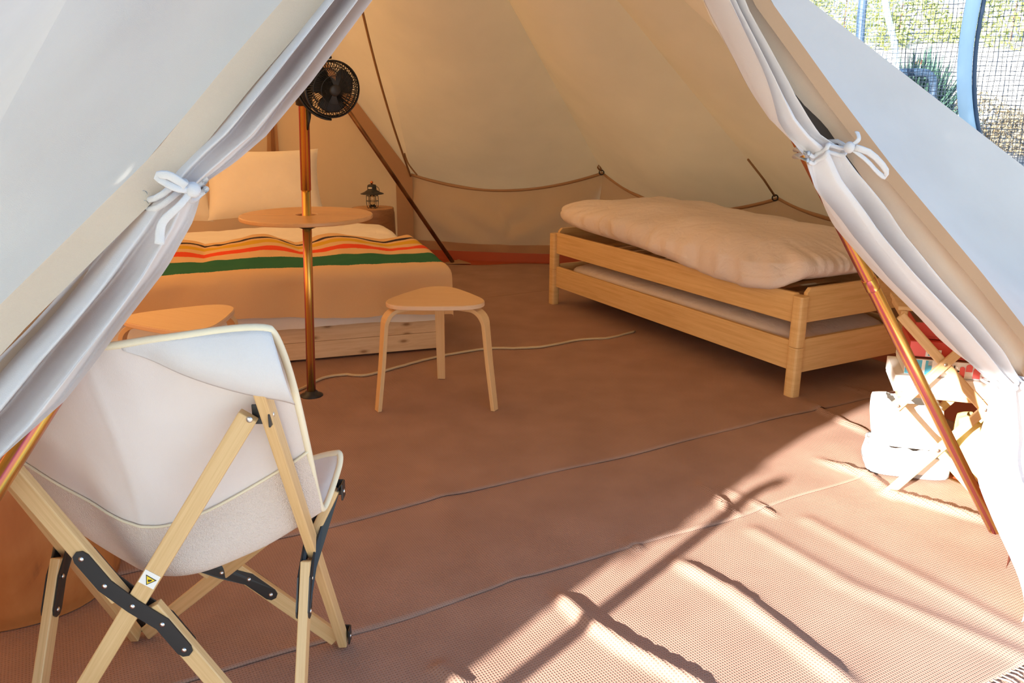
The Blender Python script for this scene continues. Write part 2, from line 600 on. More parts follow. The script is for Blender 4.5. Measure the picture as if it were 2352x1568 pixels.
def wallp(p, q, dip, bands, name, n=40, wr=.032):
    m = MB()
    def f(u, v):
        top = eave(p, q, u, dip)
        o = V((top.x + .7, top.y - 4.2, 0)).normalized()
        b = V((top.x, top.y, .055)) + o * .03
        r = b.lerp(top, v)
        fold = wr * (math.sin((u * 9 + v * 5.5 * (1 if u < .5 else -1)) * 2.1) * .6 + nz(u * 7, v * 3, p.x) * .9) * math.sin(PI * min(1, v * 1.1))
        return r + o * (fold - .05 * math.sin(PI * v))
    m.grid(f, n, 14)
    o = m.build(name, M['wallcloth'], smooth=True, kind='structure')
    hb = MB()
    hb.grid(lambda u, v: V(f(u, .02 + v * .13)) - V((f(u, 0)[0] + .7, f(u, 0)[1] - 4.2, 0)).normalized() * .006, n, 2)
    hb.build('hem', M['hem'], o, smooth=True)
    gb_ = MB()
    gb_.grid(lambda u, v: V((eave(p, q, u, dip).x, eave(p, q, u, dip).y, lerp(-.012, .065, v))) + V((eave(p, q, u, dip).x + .7, eave(p, q, u, dip).y - 4.2, 0)).normalized() * .02, n, 2)
    gb_.build('groundsheet_edge', M['groundsheet'], o, smooth=True)
    pb = MB()
    pb.tube([V(f(i / 30, 1)) - V((f(i / 30, 1)[0] + .7, f(i / 30, 1)[1] - 4.2, 0)).normalized() * .008 for i in range(31)], .013, 6)
    pb.build('piping', M['hem'], o, smooth=True)
    return o
wallp(B, A, .13, 0, 'wall_back')
wallp(CC, B, .17, 0, 'wall_back_right')
wallp(W2, CC, .1, 0, 'wall_right_back')
wallp(W1, W2, .1, 0, 'wall_right')
wallp(DR, W1, .1, 0, 'wall_front_right')
wallp(A2, W3, .1, 0, 'wall_left_back')
wallp(W3, W4, .1, 0, 'wall_left')
wallp(W4, W5, .1, 0, 'wall_left_front')
wallp(W5, DL, .1, 0, 'wall_front_left')
# rear doorway: a closed triangular panel with a zip strip in its middle
AB, A2B = V((A.x, A.y, -.01)), V((A2.x, A2.y, -.01))
rd = MB()
def rdf(u, v):
    lo = AB.lerp(A2B, u)
    hw = .5 * (1 - sm(.23, 1, v))
    top_z = 2.0
    z = v * 2.05
    # half-width of the panel at this height
    k = 1 if z < .7 else 1 - (z - .7) / 1.36
    mid = (AB + A2B) / 2
    base = V((RAP.x, RAP.y, 0))
    m_ = mid.lerp(base, 0 if z < .7 else (z - .7) / 1.36)
    p = m_ + (A2B - AB) * (u - .5) * max(k, .02) * 1.035
    p.z = z - .01
    nrm = V((-.33, .94, 0))
    return p + nrm * (.02 * math.sin(u * 17 + v * 3) * (1 - v) + .02 * nz(u * 4, v * 4))
rd.grid(rdf, 40, 30)
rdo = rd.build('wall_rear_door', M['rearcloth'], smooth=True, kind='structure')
zs = MB()
zs.grid(lambda u, v: V(rdf(.415 + .04 * u, v * .92)) + V((.33, -.94, 0)) * .03, 4, 24)
zs.build('zip_flap', M['hem'], rdo, smooth=True)
zs = MB()
zs.grid(lambda u, v: V(rdf(.428 + .013 * u, v * .92)) + V((.33, -.94, 0)) * .036, 2, 24)
zs.build('zip', M['darkwood'], rdo, smooth=True)
es = MB()
def esf(u, v):
    pts = [V((A.x, A.y, .0)), V(A), RAP]
    p = poly(pts, v)
    q = poly([V((A.x - .13, A.y - .045, .0)), V((A.x - .13, A.y - .045, .66)), RAP + V((-.02, 0, -.1))], v)
    return p.lerp(q, u) + V((.25, -.97, 0)) * .045
es.grid(esf, 4, 40)
es.build('door_edging', M['hem'], rdo, smooth=True)

# groundsheet floor
fl = MB()
ring = [V((p.x, p.y, 0)) for p in (DR, W1, W2, CC, B, A, A2, W3, W4, W5, DL)]
ctr = V((-.7, 4.0, 0))
ring = [ctr + (p - ctr) * 1.03 for p in ring]
for p in ring:
    p.z = -.012
n0 = len(ring)
fl.v = [V((p.x, p.y, -.012)) for p in ring] + [V((p.x, p.y, -.05)) for p in ring]
fl.face(range(n0), [(p.x, p.y) for p in ring])
for i in range(n0):
    fl.face((i, n0 + i, n0 + (i + 1) % n0, (i + 1) % n0))
fl.build('floor', M['groundsheet'], kind='structure')

# ------------------------------------------------------------------ woven mats
RX = V((math.cos(math.radians(29)), math.sin(math.radians(29)), 0))
RY = V((-RX.y, RX.x, 0))
ridges = []
for pts, h, wd in (([(1282, 1362), (1350, 1425), (1450, 1490), (1640, 1590)], .020, .020),
                   ([(1555, 1285), (1700, 1370), (1960, 1575)], .016, .026),
                   ([(1605, 1105), (1690, 1180)], .014, .012),
                   ([(1650, 1112), (1780, 1180)], .010, .010),
                   ([(1855, 928), (1995, 995)], .016, .014),
                   ([(1890, 1058), (1990, 1090), (2045, 1133), (2160, 1165), (2270, 1198)], .020, .016),
                   ([(1930, 888), (2030, 912)], .012, .012),
                   ([(1760, 1230), (1960, 1345), (2290, 1480)], .007, .03),
                   ([(1900, 1215), (2330, 1440)], .006, .03),
                   ([(1000, 1522), (1070, 1575)], .014, .018),
                   ([(1440, 1235), (1470, 1260)], .010, .012),
                   ([(1000, 1120), (1200, 1350)], .006, .05)):
    ridges.append(([G(*p) for p in pts], h, wd))
def ripple(x, y):
    p = V((x, y, 0))
    z = 0.
    for pts, h, wd in ridges:
        best, along = 9, 0
        n = len(pts) - 1
        for i in range(n):
            a, b = pts[i], pts[i + 1]
            ab = b - a
            t = max(-.12, min(1.12, (p - a).dot(ab) / ab.length_squared))
            d = (p - a - ab * t).length
            if d < best:
                best, along = d, (i + t) / n
        if best < wd * 4:
            e = sm(-.1, .15, along) * (1 - sm(.9, 1.1, along))
            z += h * math.exp(-(best / wd) ** 2) * (e if h > .008 else 1)
    return z
def mat_rug(name, x0, x1, y0, y1, z, lab, cell=.02, rip=True, wav=.0, backwav=0):
    o = V((.0, 1.8, 0))
    m = MB()
    nu, nv = int((x1 - x0) / cell), int((y1 - y0) / cell)
    def f(u, v):
        a, b = lerp(x0, x1, u), lerp(y0, y1, v)
        if v < .05:
            b += wav * (math.sin(a * 5.1) * .6 + math.sin(a * 11.3 + 1) * .3) * (1 - v / .05)
        if v > .95:
            b += backwav * (math.sin(a * 4.1) * .6 + math.sin(a * 9.3 + 1) * .4) * (v - .95) / .05
        p = o + RX * a + RY * b
        h = 0
        if rip:
            h = ripple(p.x, p.y) + .004 * (nz(p.x * 3, p.y * 3) + .5) * sm(.6, 1.4, p.x + (p.y - 1.6) * .2)
        if wav and v < .05:
            h += .0015 * (1 - v / .05) * (.5 + .5 * math.sin(a * 8))
        return (p.x, p.y, z + h)
    m.grid(f, nu, nv)
    ob = m.build(name, M['rug'], smooth=True, solid=.001, soff=-1)
    return tag(ob, lab, 'rug')
# coordinates along RX / RY from (0, 1.8)
rearmat = mat_rug('woven_mat', -1.6, 2.75, .72, 3.3, .0, 'brown woven mat under the pole table, between the two stools and the low bed', .025, True, .012)
midmat = mat_rug('woven_mat', -1.2, 2.3, .17, .80, -.0022, 'brown woven mat behind the chair with its fringed edge along the shaded middle floor', .018, True, .014)
frontmat = mat_rug('woven_mat', -.75, 1.78, -.70, .26, -.0044, 'brown woven mat at the doorway, mostly in bright sun, with fringe beside the curtain', .014, True, .0)
RX0, RY0 = RX, RY
RX, RY = V((1, 0, 0)), V((0, 1, 0))
backmat = mat_rug('woven_mat', -1.25, .72, 3.2, 4.91, -.0035, 'brown woven mat at the back wall between the striped bed and the low bed', .04, False, 0, .06)
RX, RY = RX0, RY0
sill = mat_rug('woven_mat', .25, 2.15, -1.75, -.66, -.0066, 'brown woven mat outside the doorway beyond the fringe', .03, False)
fr = MB()
for i in range(150):
    a = lerp(-.75, 1.78, i / 149)
    p = V((0, 1.8, -.004)) + RX * a + RY * -.70
    q = p - RY * random.uniform(.02, .045) + RX * random.uniform(-.012, .012) + V((0, 0, .001))
    fr.tube([p + RY * .004, p.lerp(q, .5) + V((0, 0, .003)), q], .0016, 3, False)
fr.build('fringe', M['binding'], frontmat, kind='stuff')

# ------------------------------------------------------------------ tent poles
def tent_pole(pts, r, mat_, label, joints=()):
    root = thing('tent_pole', label, 'pole', pts[0])
    m = MB(); m.tube(pts, r, 16)
    m.build('shaft', mat_, root, smooth=True)
    for t in joints:
        p = V(pts[0]).lerp(V(pts[-1]), t)
        d = (V(pts[-1]) - V(pts[0])).normalized()
        j = MB(); j.tube([p - d * .02, p - d * .018, p + d * .018, p + d * .02], [r * .9, r * 1.1, r * 1.1, r * .9], 16)
        j.build('joint', mat_, root, smooth=True)
    return root
dirp = (at(697, 220, 3.53) - PB)
PT = PB + dirp * (2.93 / dirp.z)
T2 = PT
cp = thing('center_pole', 'upright copper-coloured tent pole that carries the round table and the fan', 'pole', PB)
zj = PB.lerp(PT, .905 / 2.93)
m = MB(); m.tube([PB + V((0, 0, .012)), PB.lerp(PT, .3088)], .0195, 20); m.build('lower_shaft', M['brass'], cp, smooth=True)
m = MB(); m.tube([PB.lerp(PT, .3092), PT], .0215, 20); m.build('upper_shaft', M['brass'], cp, smooth=True)
m = MB(); m.lathe([(.05, 0), (.05, .004), (.03, .011), (.026, .022), (.02, .024)], 28, PB); m.build('foot_plate', M['blackmetal'], cp, smooth=True)
pr0 = D(1.54, -.0, 0); 
RF, AP = D(1.50, .0, 0), D(0.03, 1.88, -.02)
def onpole(q):
    d = ray(*q)
    return O + d * ((DP - DN * .075 - O).dot(DN) / d.dot(DN))
a_, b_ = onpole((1940, 530)), onpole((2280, 1210))
dd = (b_ - a_)
RF = a_ + dd * (a_.z / -dd.z) if dd.z else b_
RAx = a_ - dd * ((1.78 - a_.z) / -dd.z) * 1.0
tent_pole([RF, RAx], .0165, M['brass'], 'slanting copper-coloured door pole in front of the wooden shelf and game boxes', (.47,))
a_, b_ = onpole((163, 849)), onpole((-20, 1137))
dd = (b_ - a_)
LF = a_ + dd * (a_.z / -dd.z)
LAx = a_ - dd * ((1.78 - a_.z) / -dd.z)
tent_pole([LF, LAx], .0165, M['brass'], 'slanting rainbow-sheened door pole beside the canvas chair and tree stump', (.3,))
rf = G(1040, 602)
a_ = at(803, 258, 6.52)
dd = a_ - rf
tent_pole([rf, rf + dd * (2.0 / dd.z)], .0165, M['brownmetal'], 'thin dark brown pole leaning across the rear corner beside the lantern stump')
m = MB()
p0 = G(1030, 590)
m.v = []
m.prism([(-.1, -.07), (.14, -.06), (.03, .12)], 0, .004, Matrix.Translation(rf + V((.01, .02, -.005))))
tag(m.build('pole_patch', M['hem']), 'brown triangular patch under the foot of the rear corner pole', 'patch')

# ------------------------------------------------------------------ door curtains and outer door edges
def strip(inn, out, fn, nu, nv, name, mat_, parent=None, flip=False, d0=0, **k):
    m = MB()
    def f(u, v):
        i, o = poly([(a, b, 0) for a, b in inn], v), poly([(a, b, 0) for a, b in out], v)
        s_, z_ = lerp(i.x, o.x, u), lerp(i.y, o.y, u)
        return D(s_, z_, d0 + fn(u, v))
    m.grid(f, nu, nv, flip)
    return m.build(name, mat_, parent, smooth=True, **k), f
inL = [(-.16, 1.75), (-.37, 1.417), (-.473, 1.29), (-.546, 1.21), (-.595, 1.171), (-.640, 1.143), (-.661, 1.087), (-.706, 1.015), (-.77, .937), (-.821, .873), (-.869, .816), (-.969, .732), (-1.2, .42), (-1.42, .02)]
ouL = [(-.2, 1.77), (-.455, 1.425), (-.56, 1.31), (-.64, 1.22), (-.675, 1.19), (-.70, 1.165), (-.73, 1.12), (-.80, 1.05), (-.86, .985), (-.90, .945), (-.95, .90), (-1.05, .80), (-1.3, .5), (-1.7, .02)]
inR = [(.08, 1.74), (.28, 1.45), (.372, 1.33), (.437, 1.228), (.525, 1.160), (.562, 1.090), (.662, .995), (.80, .885), (.982, .757), (1.125, .651), (1.255, .565), (1.262, .52), (1.285, .36), (1.265, .22), (1.23, .10), (1.19, .005)]
ouR = [(.11, 1.75), (.335, 1.425), (.465, 1.28), (.56, 1.205), (.625, 1.178), (.69, 1.12), (.83, .99), (.98, .87), (1.14, .752), (1.26, .655), (1.355, .575), (1.42, .53), (1.52, .4), (1.56, .25), (1.59, .12), (1.62, .005)]
def tfrac(pts, idx):
    d = [math.dist(pts[i], pts[i + 1]) for i in range(len(pts) - 1)]
    return sum(d[:idx]) / sum(d)
tL = tfrac(inL, 5)
tR, tR2 = tfrac(inR, 4), tfrac(inR, 10)
def foldsL(u, v):
    g = min(1, abs(v - tL) / .13)
    a = lerp(.012, .05, sm(0, 1, g)) * sm(0, .06, v)
    return a * (math.sin(2 * PI * (2.6 * u + .25 + .7 * v + .06 * math.sin(9 * v))) + .2 * math.sin(2 * PI * (6.1 * u + 1.3 * v))) + .012 * (1 - g) + .022 * math.sin(PI * u) * (1 - .4 * g)
def foldsR(u, v):
    g = min(1, abs(v - tR) / .10, abs(v - tR2) / .10)
    a = lerp(.010, .04, sm(0, 1, g)) * sm(0, .06, v)
    return a * (math.sin(2 * PI * (2.3 * u + .1 + .5 * v + .05 * math.sin(8 * v))) + .2 * math.sin(2 * PI * (5.7 * u + 1.1 * v))) + .012 * (1 - g) + .022 * math.sin(PI * u) * (1 - .4 * g) + .27 * sm(.83, 1.0, v) * sm(.80, 1., v) ** .3
curL = thing('door_curtain', 'pale blue-white canvas door curtain gathered beside the camp chair, one tie', 'curtain', D(-1.5, 0))
so_, fL = strip(inL, ouL, foldsL, 56, 120, 'drape', M['curtain'], curL, d0=.03)
curR = thing('door_curtain', 'pale canvas door curtain tied twice, hanging in front of the wooden shelf', 'curtain', D(1.7, 0))
so_, fR = strip(inR, ouR, foldsR, 56, 120, 'drape', M['curtain'], curR, flip=True, d0=.03)
# inner lining panels between drape and outer edge
strip([(a + .03, b - .012) for a, b in ouL], edgeL, lambda u, v: .05 * u + .012 * math.sin(2 * PI * (1.1 * u + .2 + v)) * (1 - u) + .006 * nz(u * 3, v * 20), 14, 90, 'door_lining', M['lining'], curL, d0=.0)
strip([(a - .02, b - .012) for a, b in ouR], edgeR, lambda u, v: .05 * u + .014 * math.sin(2 * PI * (1.0 * u + .1 + v)) * (1 - u) - .02 * (1 - u) + .006 * nz(u * 3, v * 20), 14, 90, 'door_lining', M['lining'], curR, flip=True, d0=.0)
gz = [(a - .004, b + .004) for a, b in ouR]
strip(gz, [(a + (.045 if k < 5 else .016), b + (.036 if k < 5 else .013)) for k, (a, b) in enumerate(ouR)], lambda u, v: -.01 + .0 * u, 4, 90, 'gauze_edge', M['gauze'], curR, flip=True, d0=.026)
def hem(edge, parent, wd, sgn):
    inn = [(a - sgn * wd * .8, b - wd * .6) for a, b in edge]
    return strip(inn, edge, lambda u, v: .004, 3, 90, 'edge_hem', M['hem'] if sgn > 0 else M['lining'], parent, flip=sgn > 0, d0=.056)
hem(edgeR, curR, .032, 1)
hem(edgeL, curL, .045, -1)
# ties
def tie(f, v, parent, name, tails, wid=.0085, nloop=3):
    t = bpy.data.objects.new(name, None)
    C.objects.link(t); t.parent = parent
    t.location = V(f(.5, v)) - parent.location
    c = V(f(.5, v))
    pts = [V(f(u / 16, v + .006 * math.sin(u * .6))) + DN * .012 for u in range(17)]
    a, b = pts[0], pts[-1]
    back = [b.lerp(a, k / 6) - DN * .055 for k in range(1, 6)]
    m = MB()
    for k in range(2):
        off = V((0, 0, -.008 + .014 * k))
        m.tube([p + off for p in pts] + [p + off for p in back], wid * .55, 8, closed=True, flat=1.0)
    m.build('band', M['curtain'], t, smooth=True)
    knot = V(f(tails[0], v)) + DN * .03
    m = MB()
    m.lathe([(.001, -.012), (.009, -.008), (.012, 0), (.009, .008), (.001, .012)], 10, knot, Matrix.Rotation(.7, 3, 'X'))
    m.build('knot', M['curtain'], t, smooth=True)
    for tl in tails[1:]:
        m = MB()
        q = [knot + DU * x + V((0, 0, z)) + DN * d for x, z, d in tl]
        q = [cat1([tuple(p) for p in q], k / 14) for k in range(15)]
        m.tube(q, [wid * (.5 + .35 * k / 14) for k in range(15)], 8, flat=.35, upv=DN)
        m.build('tail', M['curtain'], t, smooth=True)
tie(fL, tL, curL, 'tie', [.25, [(0, 0, 0), (-.02, -.02, .01), (-.045, -.045, .0), (-.052, -.075, .0)], [(0, 0, 0), (-.022, .004, .014), (-.045, .02, .004), (-.03, .022, .012), (-.01, .006, .012)]])
tie(fR, tR, curR, 'tie', [.85, [(0, 0, 0), (.03, -.025, .02), (.07, -.05, .015), (.10, -.062, .01), (.09, -.045, .018), (.04, -.012, .02), (.005, 0, .01)], [(0, 0, 0), (.012, .016, .01), (.016, .03, .0)]])
tie(fR, tR2, curR, 'tie', [.55, [(0, 0, 0), (.03, -.012, .02), (.07, -.04, .02), (.12, -.08, .02)], [(0, 0, 0), (.01, .02, .015), (.0, .03, .01)]])

# ------------------------------------------------------------------ pole table
TC = PB.lerp(PT, .80 / 2.93); TC.z = 0
tb = thing('pole_table', 'round two-piece wooden table clamped half way up the copper-coloured pole', 'table', (TC.x, TC.y, .77))
for sgn, nm in ((1, 'tabletop_half'), (-1, 'tabletop_half')):
    pts = []
    a0 = math.radians(4)
    for k in range(41):
        a = a0 + sgn * PI * k / 40
        pts.append((.276 * math.cos(a), .276 * math.sin(a)))
    for k in range(13):
        a = a0 + sgn * PI * (12 - k) / 12
        pts.append((.042 * math.cos(a), .042 * math.sin(a)))
    if sgn < 0:
        pts.reverse()
    nrm = V((-math.sin(a0), math.cos(a0), 0)) * .0016 * sgn
    m = MB(); m.prism(pts, 0, .018, Matrix.Translation(V((TC.x, TC.y, .787)) + nrm))
    m.build(nm, M['tablewood'], tb, bevel=.005)
m = MB(); m.lathe([(.0225, .745), (.036, .75), (.044, .768), (.046, .785), (.0225, .785)], 32, TC, cap=False)
m.build('clamp', M['black'], tb, smooth=True)

# ------------------------------------------------------------------ fan on the pole
fc = at(764, 205, 3.42)
fn = thing('clip_fan', 'black round clip-on fan fixed high on the pole above the table', 'fan', fc)
ax = V((.50, -.84, -.16)).normalized()
fx = V((0, 0, 1)).cross(ax).normalized()
fy = ax.cross(fx)
RM = Matrix((fx, fy, ax)).transposed()
def P3(r, a, z):
    return fc + RM @ V((r * math.cos(a), r * math.sin(a), z))
m = MB()
for r, z, th in ((.108, .0, .0045), (.085, .020, .0018), (.055, .027, .0018), (.106, -.02, .0025), (.098, -.05, .0022), (.07, -.066, .002)):
    m.tube([P3(r, 2 * PI * k / 48, z) for k in range(48)], th, 5, closed=True)
for k in range(66):
    a = 2 * PI * k / 66
    m.tube([P3(.022, a, .03), P3(.055, a + .10, .027), P3(.085, a + .2, .02), P3(.108, a + .26, 0)], .0017, 3, False)
for k in range(48):
    a = 2 * PI * k / 48
    m.tube([P3(.106, a, 0), P3(.105, a, -.02), P3(.098, a, -.05), P3(.06, a, -.068)], .002, 3, False)
m.build('cage', M['black'], fn)
m = MB(); m.lathe([(.001, .034), (.018, .034), (.024, .03), (.024, .024)], 24, fc, RM); m.build('badge', M['blackmetal'], fn, smooth=True)
m = MB(); m.lathe([(.001, .012), (.02, .01), (.026, 0), (.026, -.03)], 24, fc, RM); m.build('hub', M['black'], fn, smooth=True)
for k in range(3):
    a0 = 2 * PI * k / 3 + .5
    m = MB()
    def bf(u, v, a0=a0):
        r = lerp(.022, .092, v)
        half = lerp(.55, .80, math.sin(PI * min(1, v * .75 + .1)))
        return P3(r * (1 - .08 * (2 * u - 1) ** 2 * v), a0 + (u - .5) * 2 * half, -.01 + .022 * (u - .5) * (1 - .3 * v))
    m.grid(bf, 12, 10)
    m.build('blade', M['black'], fn, smooth=True, solid=.002)
m = MB(); m.lathe([(.001, -.115), (.03, -.112), (.04, -.09), (.042, -.06), (.03, -.045)], 24, fc, RM); m.build('motor_housing', M['black'], fn, smooth=True)
m = MB()
arc = [fc + RM @ V((.0 + .118 * math.cos(a), .118 * math.sin(a), -.02 - .05 * abs(math.cos(a)) ** 2)) for a in [PI / 2 + PI * k / 20 for k in range(21)]]
m.tube(arc, [.013] * 21, 8, flat=.45)
m.build('yoke', M['black'], fn, smooth=True)
pp = PB.lerp(PT, (fc.z) / 2.93)
m = MB(); m.lathe([(.024, -.075), (.034, -.07), (.036, 0), (.034, .05), (.024, .055)], 24, pp + V((0, 0, .01)), cap=False)
m.build('clamp', M['black'], fn, smooth=True)
m = MB(); m.tube([pp, arc[10], fc + RM @ V((0, 0, -.1))], .014, 8); m.build('arm', M['black'], fn, smooth=True)
m = MB(); m.tube([pp + V((.022, -.012, -.06)), pp + V((.02, -.014, -.11)), pp + V((.012, -.018, -.16))], [.011, .008, .003], 8); m.build('clamp_tail', M['black'], fn, smooth=True)

# ------------------------------------------------------------------ three-legged stools
def make_stool():
    root = thing('stool', '', 'stool', (0, 0, 0), 'three-legged stools at the pole table')
    pts = []
    for k in range(72):
        a = 2 * PI * k / 72
        # rounded triangle, points over the legs (90, 210, 330 degrees)
        r = .192 + .030 * math.cos(3 * (a - PI / 2)) + .004 * math.cos(6 * (a - PI / 2))
        pts.append((r * math.cos(a), r * math.sin(a)))
    m = MB(); m.prism(pts, .442, .460)
    m.build('seat', M['birchedge'], root, bevel=.003)
    m = MB(); m.prism([(x * .985, y * .985) for x, y in pts], .460, .4615)
    m.build('seat_top', M['birch'], root, bevel=.0007)
    for ang in (90, 210, 330):
        a = math.radians(ang)
        ra, ta = V((math.cos(a), math.sin(a), 0)), V((-math.sin(a), math.cos(a), 0))
        path = [(.03, .432), (.10, .432), (.175, .431)]
        for k in range(1, 9):
            q = PI / 2 * k / 8 * .94
            path.append((.175 + .068 * math.sin(q), .431 - .068 * (1 - math.cos(q))))
        path += [(.260, .20), (.2854, .0)]
        n = len(path)
        m = MB()
        vs = []
        for i, (r, z) in enumerate(path):
            p, q = path[max(i - 1, 0)], path[min(i + 1, n - 1)]
            t = V((q[0] - p[0], q[1] - p[1])).normalized()
            nr = V((-t.y, t.x))
            wd = lerp(.052, .036, max(0, (i - 8) / (n - 9)) if i > 8 else 0) / 2
            th = .0088
            if i == n - 1:
                nr = V((1, 0))
            for sx, sn in ((-1, -1), (1, -1), (1, 1), (-1, 1)):
                m.v.append(ra * (r + nr.x * th * sn) + V((0, 0, z + nr.y * th * sn)) + ta * wd * sx)
        L = 0
        for i in range(n - 1):
            d = math.dist(path[i], path[i + 1])
            for k in range(4):
                l = (k + 1) % 4
                w_ = .05 if k % 2 == 0 else .018
                m.face((4 * i + k, 4 * i + l, 4 * i + 4 + l, 4 * i + 4 + k), [(L, 0), (L, w_), (L + d, w_), (L + d, 0)])
            L += d
        m.face((3, 2, 1, 0)); m.face([4 * (n - 1) + k for k in range(4)])
        m.build('leg', M['birch'], root, bevel=.0015)
    return root
st1 = make_stool()
st1['label'] = 'bent-plywood stool standing clear in front of the striped bed, cord passing behind'
st2 = copy_tree(st1)
st2['label'] = 'bent-plywood stool at the end of the striped bed behind the canvas chair'
st1.location = (-.325, 3.462, .001)
st1.rotation_euler = (0, 0, math.radians(2))
st2.location = (-1.268, 3.10, .001)
st2.rotation_euler = (0, 0, math.radians(-28))

# ------------------------------------------------------------------ striped bed: frame, mattress, sheet, blanket, pillows
fr_, fl_ = G(1011, 803), G(232, 872)
fl_ = fr_ + (fl_ - fr_).normalized() * 1.62
BU = (fl_ - fr_).normalized()              # towards the left along the foot
BV = V((BU.y, -BU.x, 0))                   # towards the head
if BV.y < 0:
    BV = -BV
RB = Matrix((-BU, BV, V((0, 0, 1)))).transposed()
FO = fr_ + V((0, 0, .0))
def bed(a, b, z):                          # a: from right to left along the foot, b: towards the head
    return fr_ + BU * a + BV * b + V((0, 0, z))
pb = thing('bed_frame', 'low pine plank bed frame under the striped blanket', 'bed', bed(.81, 1.0, 0))
LB = 2.0
for z0, z1, bb in ((.012, .10, 0), (.101, .19, 0.002)):
    m = MB(); m.box(bed(.81, .011 + bb, (z0 + z1) / 2), (1.62, .022, z1 - z0), RB); m.build('foot_plank', M['pine'], pb, bevel=.0015)
m = MB(); m.box(bed(.81, LB - .011, .10), (1.62, .022, .18), RB); m.build('head_plank', M['pine'], pb, bevel=.002)
for a in (.011, 1.609):
    m = MB(); m.box(bed(a, LB / 2, .10), (.022, LB - .046, .18), RB, 1); m.build('side_plank', M['pine'], pb, bevel=.002)
for k in range(9):
    m = MB(); m.box(bed(.81, .12 + k * .22, .18), (1.57, .12, .018), RB); m.build('slat', M['pine'], pb)
for a in (.05, .81, 1.57):
    for b in (.06, 1.0, 1.94):
        m = MB(); m.box(bed(a, b, .09), (.06, .06, .16), RB, 2); m.build('foot_block', M['pine'], pb)
def softbox(cx, cy, w_, l_, z0, z1, rnd=.07, fold=.006, fr=14, seed=0, n=40, crown=.02, over=0):
    """a padded slab with rounded edges, as two sheets over one outline; local axes a (width) and b (length)"""
    def f(u, v):
        a, b = 2 * u - 1, 2 * v - 1
        # rows run from underneath, up the side, to the middle of the top
        return a, b
    return f
def pad(name, mat_, parent, frame, w_, l_, z0, z1, p=5., fold=.006, crown=.02, seed=0., sagfn=None, nu=90, nv=26):
    """superellipse slab: v goes from the bottom centre over the side to the top centre"""
    m = MB()
    def f(u, v):
        th = 2 * PI * u
        c_, s_ = math.cos(th), math.sin(th)
        rr = (abs(c_) ** 7 + abs(s_) ** 7) ** (-1 / 7.)
        ex, ey = rr * c_, rr * s_
        ph = -PI / 2 + PI * v
        cv = math.copysign(abs(math.cos(ph)) ** (2 / p), math.cos(ph))
        sv = math.copysign(abs(math.sin(ph)) ** (2 / 2.4), math.sin(ph))
        a, b = ex * cv * w_ / 2, ey * cv * l_ / 2
        z = lerp(z0, z1, (sv + 1) / 2)
        if sv > 0:
            z += crown * (1 - (a / (w_ / 2)) ** 2) * (1 - (b / (l_ / 2)) ** 2)
        k = math.exp(-((v - .55) / .22) ** 2)
        q = nz(ex * 9 + seed, ey * 9, v * 2.0) * .9 + nz(ex * 22 + seed, ey * 22, v * 1.5) * .5
        a += ex * fold * q * k * 2
        b += ey * fold * q * k * 2
        z += fold * .9 * nz(a * 4 + seed, b * 4, 2.) * (1 if sv > 0 else 0) + fold * .5 * q * k
        if sagfn:
            a, b, z = sagfn(a, b, z, sv)
        return frame(a, b, z)
    m.grid(f, nu, nv)
    return m.build(name, mat_, parent, smooth=True)
bedc = lambda a, b, z: bed(.81 + a, 1.0 + b, z)
def mat_sag(a, b, z, sv):
    return a, b, z
mt = pad('mattress', M['whitesheet'], None, bedc, 1.56, 1.94, .195, .415, p=9, fold=.006, seed=3)
tag(mt, 'thick mattress on the low pine plank frame, mostly hidden under the white duvet', 'mattress')
# duvet: white cover over the mattress hanging over the foot and sides
def drape(name, mat_, b0, b1, hem, foot=True, wid=1.66, top=.455, nu=70, nv=60, waves=None, lift=0, seed=0, side=.2, uvb=True):
    m = MB()
    def f(u, v):
        # v along the bed: v=0 at the hem of the foot, rising then along the top to b1
        s_ = lerp(-hem, b1 - b0, v)
        ax = (u - .5) * 2
        half = wid / 2
        la = ax * (half + side)
        a = la
        z = top + lift + .02 * (1 - ax * ax)
        # side drop
        over = abs(la) - (half - .05)
        drop_s = drop_f = 0
        if over > 0:
            q = min(over / .1, 1) * PI / 2
            a = math.copysign(half - .05 + .06 * math.sin(q) + .012 * max(0, over - .1), la)
            drop_s = .06 * (1 - math.cos(q)) + max(0, over - .1) * .97
        b = b0 + s_
        if foot:
            q = -s_
            rad = .07
            if s_ < rad:
                t = (rad - s_) / rad
                ang = min(t * rad / rad, PI / 2)
                b = b0 + rad - rad * math.sin(ang) - .022 * max(0, (t * rad - rad * PI / 2))
                drop_f = rad * (1 - math.cos(ang)) + max(0, t * rad - rad * PI / 2) * .97
        z -= max(drop_s, drop_f) + .12 * min(drop_s, drop_f)
        if waves:
            db, dz = waves(a, s_)
            b += db
            z += dz
        k = sm(.0, .1, -s_ + .02) if foot else 0
        b -= k * .014 * (nz(a * 6 + seed, s_ * 3) + .6 * math.sin(a * 9 + seed))
        z += .006 * nz(a * 5 + seed, b * 5) + .004 * nz(a * 13, b * 13 + seed)
        return bed(.81 - a, b, max(z, .03))
    m.grid(f, nu, nv)
    return m.build(name, mat_, None, smooth=True)
dv = drape('duvet', M['whitesheet'], -.04, 1.55, .25, wid=1.63, top=.448, seed=1.5, nu=90, nv=70, side=.12,
           waves=lambda a, s_: (0, .012 * math.sin(a * 3 + s_ * 4) * sm(.2, .6, s_) - (.012 * (nz(a * 4, 7) + .3)) * sm(-.05, -.25, s_)))
tag(dv, 'white duvet showing between the striped blanket and the pillows and below the blanket hem', 'duvet')
